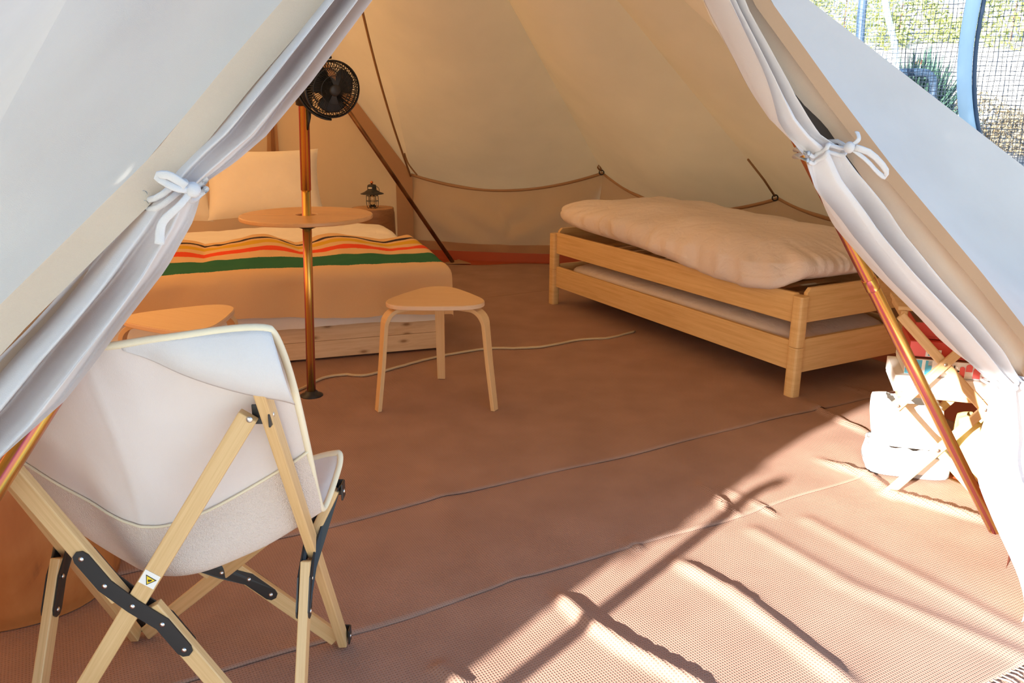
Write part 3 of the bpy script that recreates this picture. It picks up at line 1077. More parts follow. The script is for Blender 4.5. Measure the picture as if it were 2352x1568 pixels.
def bl_waves(a, s_):
    k = sm(.12, .55, s_) * (1 - .55 * sm(-.1, .8, a))
    w_ = math.sin(a * 13 + 1.2 * math.sin(a * 3.1) + s_ * 2.)
    h_ = -sm(.0, -.25, s_) * (.035 * sm(-.2, .5, a) - .025 * sm(.0, -.5, a) + .02 * nz(a * 3, 4))
    return (.085 * w_ * k * (.5 + .5 * sm(.3, .8, s_)), .042 * abs(math.cos(a * 6.5 + .6)) * k + h_)
bl = drape('blanket', M['blanket'], -.085, .76, .205, wid=1.70, top=.475, side=.17, seed=4.2, nu=140, nv=90, waves=bl_waves)
tag(bl, 'tan wool blanket with green, red, mustard and black stripes across the foot of the bed', 'blanket')
def pillow(name, c, w_, h_, t_, tilt, yaw, lab, seed):
    R = Matrix.Rotation(yaw, 3, 'Z') @ Matrix.Rotation(tilt, 3, 'X')
    m = MB()
    for sgn in (-1, 1):
        def f(u, v, sgn=sgn):
            a, b = 2 * u - 1, 2 * v - 1
            e = (1 - abs(a) ** 3.2) ** .5 * (1 - abs(b) ** 3.2) ** .5
            x, y = a * (1 - .07 * (1 - b * b)) * w_ / 2, b * (1 - .07 * (1 - a * a)) * h_ / 2
            return c + R @ V((x, y, sgn * t_ / 2 * e + .009 * nz(a * 2.4 + seed, b * 2.4, sgn) * e))
        m.grid(f, 28, 22, sgn < 0)
    o = m.build(name, M['whitesheet'], None, smooth=True)
    return tag(o, lab, 'pillow')
yawb = math.atan2(-BU.y, -BU.x)
# leaning pair at the head
pillow('pillow', bed(.76, 1.80, .73), .76, .50, .17, math.radians(62), yawb, 'white pillow standing at the head of the bed behind the pole', 1)
pillow('pillow', bed(1.44, 1.80, .71), .66, .48, .17, math.radians(60), yawb + .04, 'white pillow standing at the head of the bed beside the left curtain tie', 5)

# ------------------------------------------------------------------ bedside log with lantern
def log_stool(name, c, r, h, lab, mat_, wob=.02, seed=0):
    root = thing(name, lab, 'stump', c)
    m = MB()
    def f(u, v):
        a = 2 * PI * u
        rr = r * (1 + wob * nz(math.cos(a) * 1.3 + seed, math.sin(a) * 1.3, v) + .04 * (1 - abs(2 * v - 1)) + .0)
        if v < .04 or v > .96:
            rr *= 1 - .03
        return V(c) + V((rr * math.cos(a), rr * math.sin(a), h * v))
    m.grid(f, 48, 26)
    m.build('bark', mat_, root, smooth=True)
    m = MB()
    m.v = []
    pts = []
    for k in range(48):
        p = V(f(k / 48, .985)) - V(c)
        pts.append((p.x * 1.0, p.y * 1.0))
    m.prism(pts, h * .97, h, Matrix.Translation(V(c)))
    m.build('end_grain', M['stumptop'], root, bevel=.006)
    return root
lc = at(856, 477, 6.36)
log_stool('bedside_stump', (lc.x, lc.y, .0), .163, lc.z, 'dark wooden stump by the bed head with a lantern on it', M['darkwood'], .02, 3)
ln = thing('lantern', 'small black camping lantern with wire guard and copper knob on the rear stump', 'lantern', (lc.x + .005, lc.y - .03, lc.z))
b0 = V((lc.x + .005, lc.y - .03, lc.z))
m = MB()
for k in range(6):
    a = 2 * PI * k / 6 + .3
    d = V((math.cos(a), math.sin(a), 0))
    m.tube([b0 + d * .043 + V((0, 0, .10)), b0 + d * .045 + V((0, 0, .05)), b0 + d * .041 + V((0, 0, .012)), b0 + d * .033 + V((0, 0, .002)), b0 + d * .02 + V((0, 0, .012))], .0022, 5)
for z, r in ((.095, .043), (.055, .045)):
    m.tube([b0 + V((r * math.cos(2 * PI * k / 28), r * math.sin(2 * PI * k / 28), z)) for k in range(28)], .002, 5, closed=True)
m.build('wire_guard', M['blackmetal'], ln, smooth=True)
m = MB(); m.lathe([(.001, .012), (.024, .012), (.026, .02), (.016, .024)], 20, b0); m.build('base', M['blackmetal'], ln, smooth=True)
gm, gt, gb = mat('lantern_glass')
gb.inputs['Transmission Weight'].default_value = 1
gb.inputs['Roughness'].default_value = .05
gb.inputs['Base Color'].default_value = (.95, .9, .8, 1)
m = MB(); m.lathe([(.015, .024), (.022, .04), (.022, .085), (.016, .102)], 20, b0, cap=False); m.build('glass', gm, ln, smooth=True, solid=.0015)
m = MB(); m.lathe([(.088, .108), (.087, .111), (.06, .122), (.036, .138), (.034, .142), (.034, .165), (.03, .176), (.012, .18), (.001, .181)], 32, b0, cap=False); m.build('shade', M['blackmetal'], ln, smooth=True)
m = MB(); m.lathe([(.001, .178), (.006, .179), (.006, .184), (.0115, .19), (.0115, .196), (.006, .203), (.001, .204)], 16, b0); m.build('knob', M['copper'], ln, smooth=True)
m = MB(); m.tube([b0 + V((-.034, 0, .148)), b0 + V((.034, 0, .148))], .004, 6)
m.tube([b0 + V((.036, 0, .165)), b0 + V((.052, 0, .15)), b0 + V((.054, 0, .13)), b0 + V((.046, .0, .122))], .0022, 5); m.build('handle', M['blackmetal'], ln, smooth=True)
m = MB(); m.prism([(-.012, -.0055), (.012, -.0055), (.015, 0), (.012, .0055), (-.012, .0055), (-.015, 0)], 0, .0015, Matrix.Translation(b0 + V((-.008, -.0345, .155))) @ Matrix.Rotation(PI / 2, 4, 'X'))
m.build('badge', M['steel'], ln)

# ------------------------------------------------------------------ tree stump behind the camp chair
log_stool('tree_stump', (-1.335, 2.0, 0), .255, .40, 'large orange-brown peeled tree stump behind the canvas chair and door pole', M['stump'], .05, 9)

# ------------------------------------------------------------------ two stacked low beds and their mattresses
n0_, f0_ = G(1817, 910), G(1270.5, 697)
LU = (f0_ - n0_).normalized()
LV = V((LU.y, -LU.x, 0))
if LV.x < 0:
    LV = -LV
LL = (f0_ - n0_).length + .055
WL = .83
RL_ = Matrix((LU, -LV, V((0, 0, 1)))).transposed()
def lb(a, b, z):       # a along the length from the near end, b across from the visible long side
    return n0_ + LU * (a - .027) + LV * (b - .025) + V((0, 0, z))
HS = .231
def stack_bed(z, lab):
    root = thing('stacking_bed', lab, 'bed', lb(LL / 2, WL / 2, z), 'two identical beds stacked one on the other')
    for a in (.03, LL - .03):
        for b in (.028, WL - .028):
            m = MB()
            pts = []
            for k in range(20):
                q = 2 * PI * k / 20
                c_, s_ = math.cos(q), math.sin(q)
                rr = (abs(c_) ** 4 + abs(s_) ** 4) ** (-.25)
                pts.append((.030 * rr * c_, .027 * rr * s_))
            mm = Matrix.Translation(lb(a, b, z)) @ RL_.to_4x4()
            m.prism(pts, .001, HS, mm)
            m.build('leg', M['bedwood'], root, bevel=.002)
    for b in (.035, WL - .035):
        m = MB(); m.box(lb(LL / 2, b, z + .1715 if z else z + .185), (LL - .11, .022, .135), RL_); m.build('side_rail', M['bedwood'], root, bevel=.004)
    for a in (.032, LL - .032):
        m = MB()
        hh = .155
        z0 = z + .108
        prof = [(-WL / 2 + .055, 0), (WL / 2 - .055, 0), (WL / 2 - .055, hh - .02), (WL / 2 - .075, hh), (-WL / 2 + .075, hh), (-WL / 2 + .055, hh - .02)]
        mm = Matrix.Translation(lb(a, WL / 2, z0)) @ Matrix((( LV.x, 0, -LU.x, 0), (LV.y, 0, -LU.y, 0), (0, 1, 0, 0), (0, 0, 0, 1)))
        m.prism(prof, -.011, .011, mm)
        m.build('end_rail', M['bedwood'], root, bevel=.003)
    for k in range(13):
        m = MB(); m.box(lb(.12 + k * (LL - .24) / 12, WL / 2, z + .135), (.075, WL - .1, .014), RL_, 1); m.build('slat', M['bedwood'], root)
    return root
lowb = stack_bed(0, 'lower of the two stacked pine beds, standing on the brown mat')
upb = stack_bed(HS, 'upper of the two stacked pine beds, carrying the thick pale mattress')
lbc = lambda a, b, z: lb(LL / 2 + b, WL / 2 + a, z)
lm = pad('mattress', M['pinksheet'], None, lbc, WL - .14, LL - .12, .144, .285, p=8, fold=.003, crown=.0, seed=7, nu=80, nv=14)
tag(lm, 'thin pale mattress between the rails of the stacked beds', 'mattress')
def um_sag(a, b, z, sv):
    # hangs over the rail in the middle and at the near corner, lifts over the rail at the far end
    edge = sm(.30, .44, abs(a))
    if a < 0:
        dip = .085 * math.exp(-((b + .68) / .55) ** 2)
        z -= dip * edge * (.9 if sv < .3 else .35)
        a -= .012 * math.exp(-((b + .55) / .5) ** 2) * edge
    z += .03 * sm(-.2, .95, b) * (1 if sv > 0 else .8)
    return a, b, z
um = pad('mattress', M['pinksheet'], None, lbc, WL + .05, LL - .05, .472, .66, p=4.2, fold=.022, crown=.03, seed=21, sagfn=um_sag, nu=220, nv=40)
tag(um, 'thick pale pink-white mattress in a creased cover on top of the stacked beds', 'mattress')

# ------------------------------------------------------------------ cord on the floor
cp_ = [G(x, y, .008) for x, y in ((560, 912), (640, 904), (690, 893), (740, 868), (790, 860), (830, 862), (868, 855), (940, 835), (1000, 820), (1040, 812), (1120, 800), (1190, 799), (1250, 795), (1330, 780), (1400, 775), (1458, 760))]
m = MB(); m.tube([cat1([tuple(p) for p in cp_], k / 90) + V((0, .006 * nz(k * .5, 2), 0)) for k in range(91)], .0065, 7)
tag(m.build('cord', M['rope'], smooth=True), 'pale rope lying across the mat from the pole foot to the low bed', 'rope')

# ------------------------------------------------------------------ ropes along the back roof
def rope(pts, r, lab, mat_='darkrope'):
    m = MB(); m.tube([cat1([tuple(p) for p in pts], k / 40) for k in range(41)], r, 6)
    return tag(m.build('rope', M[mat_], smooth=True), lab, 'rope')
rope([A.lerp(T, t) + V((-.04 * math.sin(PI * t), -.06, -.16 * math.sin(PI * t) - .01)) for t in (.0, .12, .25, .4, .55, .7, .85, 1)], .008, 'brown rope hanging down the roof to the back corner of the wall')
rope([at(929, 352, 6.6), at(938, 376, 6.65), at(958, 402, 6.7)], .006, 'thin short rope beside the long rope at the back wall corner')
def wall_ring(p, q, lab):
    rt = thing('wall_loop', lab, 'loop', p)
    n_ = V((.15, -.95, .1)).normalized()
    m = MB(); m.tube([p + V((.018 * math.cos(2 * PI * k / 20), -.02, .018 * math.sin(2 * PI * k / 20))) for k in range(20)], .005, 6, closed=True)
    m.build('ring', M['blackmetal'], rt, smooth=True)
    m = MB(); m.tube(q, .007, 6); m.build('strap', M['darkrope'], rt, smooth=True)
pB, pC = B + V((-.02, -.06, .01)), CC + V((-.05, -.05, .01))
wall_ring(pB, [pB + V((0, -.01, .01)), pB + V((-.012, -.04, .04)), pB + V((-.025, -.04, .062)), pB + V((-.034, -.04, .04)), pB + V((-.012, -.02, .012))], 'small rope loop at the top of the back wall above the low bed')
wall_ring(pC, [pC + V((0, -.01, .01)), at(1755, 413, 5.3), at(1718, 366, 5.15)], 'dark cord and ring pulled tight at the wall top behind the pale mattress')

# ------------------------------------------------------------------ folding camp chair
RL, RR, FR, FL = V((-.942, 1.341, .0)), V((-.425, 1.358, .0)), V((-.402, 1.723, .0)), V((-.909, 1.742, .0))
RRT, RLT = V((-.430, 1.345, .745)), V((-.945, 1.328, .745))
FRT, FLT = V((-.368, 1.585, .482)), V((-.935, 1.60, .482))
ch = thing('camp_chair', 'folding bamboo camp chair with white cotton sling seen from behind at the doorway', 'chair', (-.67, 1.53, 0))
def unit(a):
    return a.normalized()
def chair_bar(p0, p1, nrm, wd=.032, th=.019):
    m = MB(); m.bar(p0, p1, th, wd, nrm)
    # upv = nrm: bar() takes its width along nrm x direction
    return m
def bar2(p0, p1, nrm, wd=.034, th=.02):
    x = (V(p1) - V(p0)).normalized()
    y = V(nrm).cross(x).normalized()
    z = x.cross(y)
    m = MB()
    m.box((V(p0) + V(p1)) / 2, ((V(p1) - V(p0)).length, wd, th), Matrix((x, y, z)).transposed(), 0)
    return m
def plate(path, nrm, half, th, name='bracket'):
    """flat metal strap of constant half width along a bent path, lying in the plane with normal nrm"""
    m = MB()
    nrm = V(nrm).normalized()
    pts = [V(p) for p in path]
    d0 = (pts[1] - pts[0]).normalized(); d1 = (pts[-1] - pts[-2]).normalized()
    l, r = [], []
    n = len(pts)
    for i, p in enumerate(pts):
        if i == 0:
            t = d0
        elif i == n - 1:
            t = d1
        else:
            t = ((p - pts[i - 1]).normalized() + (pts[i + 1] - p).normalized()).normalized()
        s_ = nrm.cross(t)
        k = 1.
        if 0 < i < n - 1:
            c_ = t.dot((p - pts[i - 1]).normalized())
            k = 1 / max(.5, c_)
        l.append(p + s_ * half * k)
        r.append(p - s_ * half * k)
    cap1 = [pts[-1] + (nrm.cross(d1) * math.cos(q) + d1 * math.sin(q)) * half for q in (PI * .25, PI * .5, PI * .75)]
    cap0 = [pts[0] + (-nrm.cross(d0) * math.cos(q) - d0 * math.sin(q)) * half for q in (PI * .25, PI * .5, PI * .75)]
    loop = l + cap1 + r[::-1] + cap0
    k = len(loop)
    m.v = [p + nrm * th / 2 for p in loop] + [p - nrm * th / 2 for p in loop]
    m.face(list(range(k))); m.face([2 * k - 1 - i for i in range(k)])
    for i in range(k):
        j = (i + 1) % k
        m.face((i, k + i, k + j, j))
    return m
def rivet(p, nrm, r=.0052):
    m = MB()
    m.lathe([(r, 0), (r * .95, .0012), (r * .6, .0026), (.0004, .003)], 12, p, V(nrm).to_track_quat('Z', 'Y').to_matrix())
    return m
def scissor(t0, t1, s0, s1, nrm, ext=None):
    """t0-t1 one long bar, s0-s1 the bar cut at the crossing and held by two bent straps; all four in one plane"""
    nrm = V(nrm).normalized()
    bar2(t0, ext or t1, nrm).build('bar', M['bamboo'], ch, bevel=.0025)
    d1, d2 = (t1 - t0), (s1 - s0)
    w0 = t0 - s0
    a, b, c_ = d1.dot(d1), d1.dot(d2), d2.dot(d2)
    d, e = d1.dot(w0), d2.dot(w0)
    den = a * c_ - b * b
    x = t0 + d1 * ((b * e - c_ * d) / den)
    u2, u1 = d2.normalized(), d1.normalized()
    sn = u1.cross(u2).length
    gap = .020 / sn
    # the two halves are shifted sideways so that the strap is bent like a Z
    sh = u1 * .012
    pz = nrm.cross(u2).normalized()
    if pz.z < 0:
        pz = -pz
    lo_first = 1 if s0.z < s1.z else -1
    PS = pz * .017 * lo_first
    xa, xb = x - u2 * gap + PS, x + u2 * gap - PS
    bar2(s0, xa, nrm).build('bar', M['bamboo'], ch, bevel=.0025)
    bar2(xb, s1, nrm).build('bar', M['bamboo'], ch, bevel=.0025)
    for sg in (1, -1):
        n_ = nrm * sg
        off = n_ * .0118
        ea, eb = (s0 - xa).normalized(), (s1 - xb).normalized()
        path = [x - u2 * .04 + PS + ea * .085 + off, x - u2 * .04 + PS + ea * .02 + off, x + off, x + u2 * .04 - PS + eb * .02 + off, x + u2 * .04 - PS + eb * .085 + off]
        side = n_.cross(u2).normalized()
        if side.z > 0:
            side = -side
        path[2] += side * .003
        br = plate(path, n_, .0155, .003).build('bracket', M['blackmetal'], ch)
        for q in path:
            rivet(q + n_ * .0015, n_).build('rivet', M['steel'], br, smooth=True)
    return x, u1
yin = V((0, .012, 0))
xin = V((.014, 0, 0))
nY, nX = V((.03, -1, .0)), V((1, .03, 0))
feet_z = V((0, 0, .012))
xr, ur = scissor(RL + V((.02, -.012, .012)), RRT + V((-.02, -.014, 0)), RR + V((-.02, -.012, .012)), RLT + V((.02, -.014, 0)), nY)
scissor(FL + V((.02, .012, .012)), FRT + V((-.02, .0, 0)), FR + V((-.02, .012, .012)), FLT + V((.02, .0, 0)), (.02, -1, .33))
BTR, BTL = V((-.424, 1.305, .828)), V((-.951, 1.288, .828))
scissor(FR + V((0, 0, .012)), RRT, RR + V((.004, 0, .012)), FRT, nX, BTR)
scissor(FL + V((0, 0, .012)), RLT, RL + V((-.004, 0, .012)), FLT, nX, BTL)
# corner hinges
for p in (RR, RL, FR, FL, RRT, RLT, FRT, FLT):
    c_ = V((-.67, 1.53, p.z))
    o = V((1 if p.x > -.67 else -1, 0, 0))
    yy = V((0, -1 if p.y < 1.5 else 1, 0))
    q = p + V((0, 0, .028 if p.z < .1 else -.004))
    m = MB()
    m.box(q + o * .015 + yy * .004, (.004, .028, .036))
    m.box(q + yy * .0 - o * .004, (.03, .004, .036)) if p.z > .6 else m.box(q + yy * .018, (.028, .004, .036))
    hg = m.build('hinge', M['blackmetal'], ch, bevel=.0015)
    rivet(q + o * .0172, o, .005).build('rivet', M['steel'], hg, smooth=True)
    rivet(q + yy * (.0255 if p.z > .6 else .02) - o * .016, yy, .006).build('rivet', M['steel'], hg, smooth=True)
# warning sticker just above the rear crossing
stk = xr + ur * .062 + nY.normalized() * .0106
R_ = Matrix((ur, nY.normalized().cross(ur), nY.normalized())).transposed()
m = MB(); m.box(stk, (.030, .030, .0006), R_); lab = m.build('sticker', M['white'], ch)
RS = Matrix(((1, 0, 0), (0, 0, -1), (0, 1, 0)))          # upright on the face
RS = R_ @ Matrix.Rotation(-math.atan2(ur.z, ur.x) + .0, 3, 'Z')
RS = Matrix((V((1, .03, 0)).normalized(), V((0, 0, 1)), -nY.normalized().cross(V((0, 0, 0))) if False else nY.normalized())).transposed()
RS = RS @ Matrix.Rotation(.42, 3, 'Z')
tri = lambda k: [(k * math.cos(PI / 2 + 2 * PI * i / 3), k * math.sin(PI / 2 + 2 * PI * i / 3) - .001) for i in range(3)]
mm = Matrix.Translation(stk) @ RS.to_4x4()
m = MB(); m.prism(tri(.0125), .0003, .0008, mm); m.build('triangle_border', M['blackprint'], lab)
m = MB(); m.prism(tri(.0095), .0003, .0011, mm); m.build('triangle', M['yellow'], lab)
m = MB(); m.prism([(-.004, -.0035), (.001, -.0042), (.0045, -.003), (.003, -.001), (.0005, -.0005), (0, .001), (-.002, .001), (-.0035, -.001)], .0003, .0013, mm); m.build('hand_mark', M['blackprint'], lab)

# cotton sling
net = [
 [(-.955, 1.622, .560), (-.82, 1.630, .515), (-.655, 1.632, .488), (-.49, 1.628, .515), (-.352, 1.610, .562)],
 [(-.962, 1.600, .525), (-.81, 1.55, .440), (-.655, 1.535, .412), (-.50, 1.55, .440), (-.360, 1.590, .525)],
 [(-.962, 1.550, .462), (-.80, 1.49, .400), (-.655, 1.455, .372), (-.51, 1.49, .400), (-.385, 1.545, .458)],
 [(-.965, 1.512, .520), (-.80, 1.455, .440), (-.665, 1.405, .410), (-.53, 1.455, .435), (-.388, 1.510, .515)],
 [(-.968, 1.446, .645), (-.81, 1.415, .590), (-.670, 1.380, .570), (-.54, 1.415, .590), (-.383, 1.442, .640)],
 [(-.968, 1.378, .780), (-.81, 1.345, .745), (-.675, 1.320, .735), (-.55, 1.345, .745), (-.380, 1.372, .780)],
 [(-.968, 1.278, .925), (-.80, 1.262, .897), (-.680, 1.258, .886), (-.56, 1.262, .899), (-.378, 1.288, .925)],
]
def sling(u, v):
    rows = [cat1(r, u) for r in net]
    p = cat1([tuple(r) for r in rows], v)
    return p
def sling_n(u, v):
    a = sling(min(u + .02, 1), v) - sling(max(u - .02, 0), v)
    b = sling(u, min(v + .02, 1)) - sling(u, max(v - .02, 0))
    return a.cross(b).normalized()          # points away from the sitter
def round_uv(u, v):
    return u, v
def edge_round(u, v):
    """pull the four corners in so that the cloth ends in rounded lobes"""
    a, b = 2 * u - 1, 2 * v - 1
    k = .055 * (abs(a) ** 6) * (abs(b) ** 6)
    return .5 + .5 * a * (1 - k), .5 + .5 * b * (1 - k)
def slf(u, v):
    u, v = edge_round(u, v)
    p = sling(u, v)
    w_ = .0035 * nz(u * 9, v * 7, 1) + .002 * math.sin(u * 40 + v * 6) * math.exp(-(v / .25) ** 2) + .003 * math.exp(-((u - .47 - .1 * (v - .7)) / .012) ** 2) * sm(.45, .6, v)
    return p + V((0, -1, 0)) * w_
m = MB(); m.grid(slf, 60, 80)
sg = m.build('sling', M['sling'], ch, smooth=True, solid=.0022)
border = [slf(i / 40, 1) for i in range(41)] + [slf(1, 1 - i / 60) for i in range(1, 61)] + [slf(1 - i / 40, 0) for i in range(1, 41)] + [slf(0, i / 60) for i in range(1, 60)]
m = MB(); m.tube(border, .0065, 8, closed=True); m.build('binding', M['binding'], sg, smooth=True)
# mesh pouch over the lower back with a piped upper edge
def pou(u, v):
    top = .655 + .015 * math.cos(PI * (u - .5)) - .07 * (1 - abs(2 * u - 1) ** 2)
    vv = lerp(.33, top, v)
    p = slf(u, vv)
    return p + sling_n(u, vv) * (.0035 + .004 * math.sin(PI * v))
m = MB(); m.grid(pou, 60, 30)
pm = cloth('pouch_mesh', (.83, .74, .68), .2, (.9, .7, .55), weave=400, wstr=.8)
po = m.build('mesh_pouch', pm, sg, smooth=True)
m = MB(); m.tube([pou(i / 60, 1) + V((0, -.001, 0)) for i in range(61)], .0028, 6); m.build('pouch_piping', M['binding'], sg, smooth=True)
# corner pockets that slip over the bar tips at the back
for sgn in (1, -1):
    def pk(u, v, sgn=sgn):
        # triangle: outer corner of the back
        lo = lerp(.985, .835, u ** .9)
        vv = lerp(1, lo, v)
        uu = lerp(.64, 1, u) if sgn > 0 else 1 - lerp(.64, 1, u)
        return slf(uu, vv) + sling_n(uu, vv) * (.004 + .05 * sm(.1, .8, u) * math.sin(PI * min(.75, .75 * v)))
    m = MB(); m.grid(pk, 24, 12, sgn < 0)
    m.build('corner_pocket', M['curtain'], sg, smooth=True, solid=.0016)
for sgn in (1, -1):
    def pk2(u, v, sgn=sgn):
        vv = lerp(0, lerp(.01, .16, u), v)
        uu = lerp(.7, 1, u) if sgn > 0 else 1 - lerp(.7, 1, u)
        return slf(uu, vv) + sling_n(uu, vv) * (.004 + .01 * sm(0, .8, u) * math.sin(PI * min(1, v + .2)))
    m = MB(); m.grid(pk2, 14, 8, sgn > 0)
    m.build('front_pocket', M['curtain'], sg, smooth=True, solid=.0016)

# ------------------------------------------------------------------ folding wooden shelf with games and bags
SU, SV = V((.993, -.118, 0)), V((.118, .993, 0))
S0 = G(2045, 1130)
def sh(a, b, z):
    return S0 + SU * a + SV * b + V((0, 0, z))
RSF = Matrix((SU, SV, V((0, 0, 1)))).transposed()
shelf = thing('folding_shelf', 'folding wooden shelf with crossed legs beside the right door pole', 'shelf', sh(.13, .2, 0))
WS, HL = .275, .285
LEAN = .17       # the crossed ends lean away from the door a little
def se(a, z, b0=0., d=0.):
    return sh(a + b0 * .30, b0 + LEAN * z + d, z)
for b0, sg_ in ((.0, -1), (.34, 1)):
    for z0 in (0.012, .012 + HL):
        for (a0, a1), dd_ in (((0, WS), -.008), ((WS, 0), .008)):
            p, q = se(a0, z0, b0, dd_), se(a1, z0 + HL, b0, dd_)
            e = (q - p).normalized() * .014
            bar2(p - e, q + e, SV, .031, .014).build('cross_bar', M['shelfwood'], shelf, bevel=.004)
    for z0 in (.012, .012 + HL, .012 + 2 * HL):
        for a0 in (0, WS):
            if z0 > .5:
                continue
            rivet(se(a0, z0, b0, -.0155 if a0 == 0 else -.0155), -SV, .006).build('bolt', M['steel'], shelf, smooth=True)
    for z0 in (.012 + HL / 2, .012 + HL * 1.5):
        rivet(se(WS / 2, z0, b0, -.0155), -SV, .007).build('bolt', M['steel'], shelf, smooth=True)
SU, SV = V((.955, -.297, 0)), V((.297, .955, 0))
RSF = Matrix((SU, SV, V((0, 0, 1)))).transposed()
def board(z, a0, a1, b0, b1, n=3):
    wv = (b1 - b0) / n
    for k in range(n):
        m = MB(); m.box(sh((a0 + a1) / 2, b0 + wv * (k + .5), z), (a1 - a0, wv - .006, .014), RSF)
        m.build('shelf_board', M['shelfwood'], shelf, bevel=.002)
    for a in (a0 + .02, a1 - .02):
        m = MB(); m.box(sh(a, (b0 + b1) / 2, z - .02), (.02, b1 - b0, .026), RSF, 1)
        m.build('batten', M['shelfwood'], shelf, bevel=.002)
board(.012 + HL + .012, .0, WS + .04, .125, .335, 2)
board(.012 + 2 * HL + .02, -.03, WS + .05, .16, .40)
Z1 = .012 + HL + .019

def game(a0, a1, b0, b1, z0, z1, name, lab, m_body, parts):
    c_ = sh((a0 + a1) / 2, (b0 + b1) / 2, z0)
    rt = thing(name, lab, 'box', c_, 'board game boxes on the folding shelf')
    m = MB(); m.box(sh((a0 + a1) / 2, (b0 + b1) / 2, (z0 + z1) / 2 - .004), (a1 - a0 - .004, b1 - b0 - .004, z1 - z0 - .008), RSF); m.build('tray', m_body, rt, bevel=.001)
    m = MB(); m.box(sh((a0 + a1) / 2, (b0 + b1) / 2, lerp(z0, z1, .57)), (a1 - a0, b1 - b0, (z1 - z0) * .85), RSF); m.build('lid', m_body, rt, bevel=.0015)
    parts(rt, a0, a1, b0, b1, z0, z1)
    return rt
def front(rt, a0, a1, z0, z1, b, mt_, name='print'):
    m = MB(); m.box(sh((a0 + a1) / 2, b - .0012, (z0 + z1) / 2), (a1 - a0, .0012, z1 - z0), RSF); return m.build(name, mt_, rt)
def dome(rt, a, w_, z0, z1, b, mt_):
    pts = [(a - w_ / 2, z0), (a + w_ / 2, z0)] + [(a + w_ / 2 * math.cos(q), z1 - w_ / 2 + w_ / 2 * math.sin(q)) for q in [PI * k / 8 for k in range(9)]]
    base = sh(0, b - .0016, 0)
    mm = Matrix(((SU.x, 0, -SV.x, base.x), (SU.y, 0, -SV.y, base.y), (0, 1, 0, base.z), (0, 0, 0, 1)))
    m = MB(); m.prism(pts, 0, .0012, mm); m.build('print', mt_, rt)
def lettering(rt, txt, a, z, b, size, mt_, shear=0.):
    cu = bpy.data.curves.new('lettering', 'FONT')
    cu.body = txt; cu.size = size; cu.extrude = .0006; cu.shear = shear
    o = bpy.data.objects.new('lettering', cu)
    me = bpy.data.meshes.new_from_object(o)
    bpy.data.objects.remove(o)
    o = bpy.data.objects.new('lettering', me)
    me.materials.append(mt_)
    p = sh(a, b - .003, z)
    mm = Matrix(((SU.x, 0, -SV.x, p.x), (SU.y, 0, -SV.y, p.y), (0, 1, 0, p.z), (0, 0, 0, 1)))
    off = parent_origin(rt)
    me.transform(Matrix.Translation(-off) @ mm)
    C.objects.link(o); o.parent = rt
def p_white(rt, a0, a1, b0, b1, z0, z1):
    lettering(rt, 'on', a0 + .05, z0 + .008, b0, .034, M['blackprint'], .15)
def p_stripe(rt, a0, a1, b0, b1, z0, z1):
    for k in range(3):
        front(rt, a0 + .002 + k * .031, a0 + .022 + k * .031, z0 + .003, z1 - .003, b0, M['bluecard'])
    front(rt, a0 + .16, a0 + .17, z0, z1, b0, M['white'])
    lettering(rt, 'ol-', a0 + .125, z0 + .016, b0, .042, M['blackprint'])
    for a, w_, h in ((.178, .016, .014), (.198, .02, .052), (.178, .016, .042), (.222, .022, .042), (.251, .022, .046), (.280, .022, .05)):
        dome(rt, a0 + a, w_, z0 + (.004 if h != .052 else .026), z0 + h, b0, M['pinkred'])
    dome(rt, a0 + .106, .018, z0 + .003, z0 + .034, b0, M['pinkred'])
    m = MB(); m.box(sh((a0 + a1) / 2, (b0 + b1) / 2, z1 - .0), (a1 - a0 - .004, b1 - b0 - .004, .0016), RSF); m.build('lid_shade', M['browncard'], rt)  # brown sheet on the lid paints the shaded box top
    front(rt, a0 + .072, a0 + .11, z1 - .02, z1 - .002, b0, M['white'])
def p_red(rt, a0, a1, b0, b1, z0, z1):
    front(rt, a0 + .002, a0 + .052, z0 + .004, z1 - .004, b0, M['pinkred'])
    front(rt, a0 + .052, a0 + .10, z0 + .004, z0 + .03, b0, M['white'])
    front(rt, a0 + .06, a0 + .09, z0 + .008, z0 + .02, b0 - .0014, M['bluecard'])
    front(rt, a1 - .05, a1 - .02, z0 + .01, z1 - .02, b0, M['browncard'])
def p_top(rt, a0, a1, b0, b1, z0, z1):
    lettering(rt, 'GO', a0 + .082, z0 + .022, b0, .03, M['goldprint'], .2)
    front(rt, a0 + .165, a0 + .185, z0 + .015, z1 - .012, b0, M['goldprint'])
    front(rt, a0 + .135, a0 + .155, z0 + .012, z1 - .014, b0, M['browncard'])
    m = MB(); m.box(sh((a0 + a1) / 2, (b0 + b1) / 2, z1), (a1 - a0 - .004, b1 - b0 - .004, .0016), RSF); m.build('lid_shade', M['browncard'], rt)  # shade on the topmost box, put in as a brown sheet
game(-.015, .31, .135, .37, Z1 + .001, Z1 + .060, 'board_game', 'plain white game box with black script, bottom of the stack on the wooden shelf', M['white'], p_white)
game(.012, .325, .15, .37, Z1 + .062, Z1 + .118, 'board_game', 'white game box with light blue stripes and coral domes', M['white'], p_stripe)
game(.022, .32, .165, .37, Z1 + .121, Z1 + .178, 'board_game', 'red game box lying directly above the blue-striped box', M['redcard'], p_red)
game(.035, .32, .19, .37, Z1 + .180, Z1 + .236, 'board_game', 'dark red game box with gold GO lettering, topmost of the stack', M['redcard'], p_top)
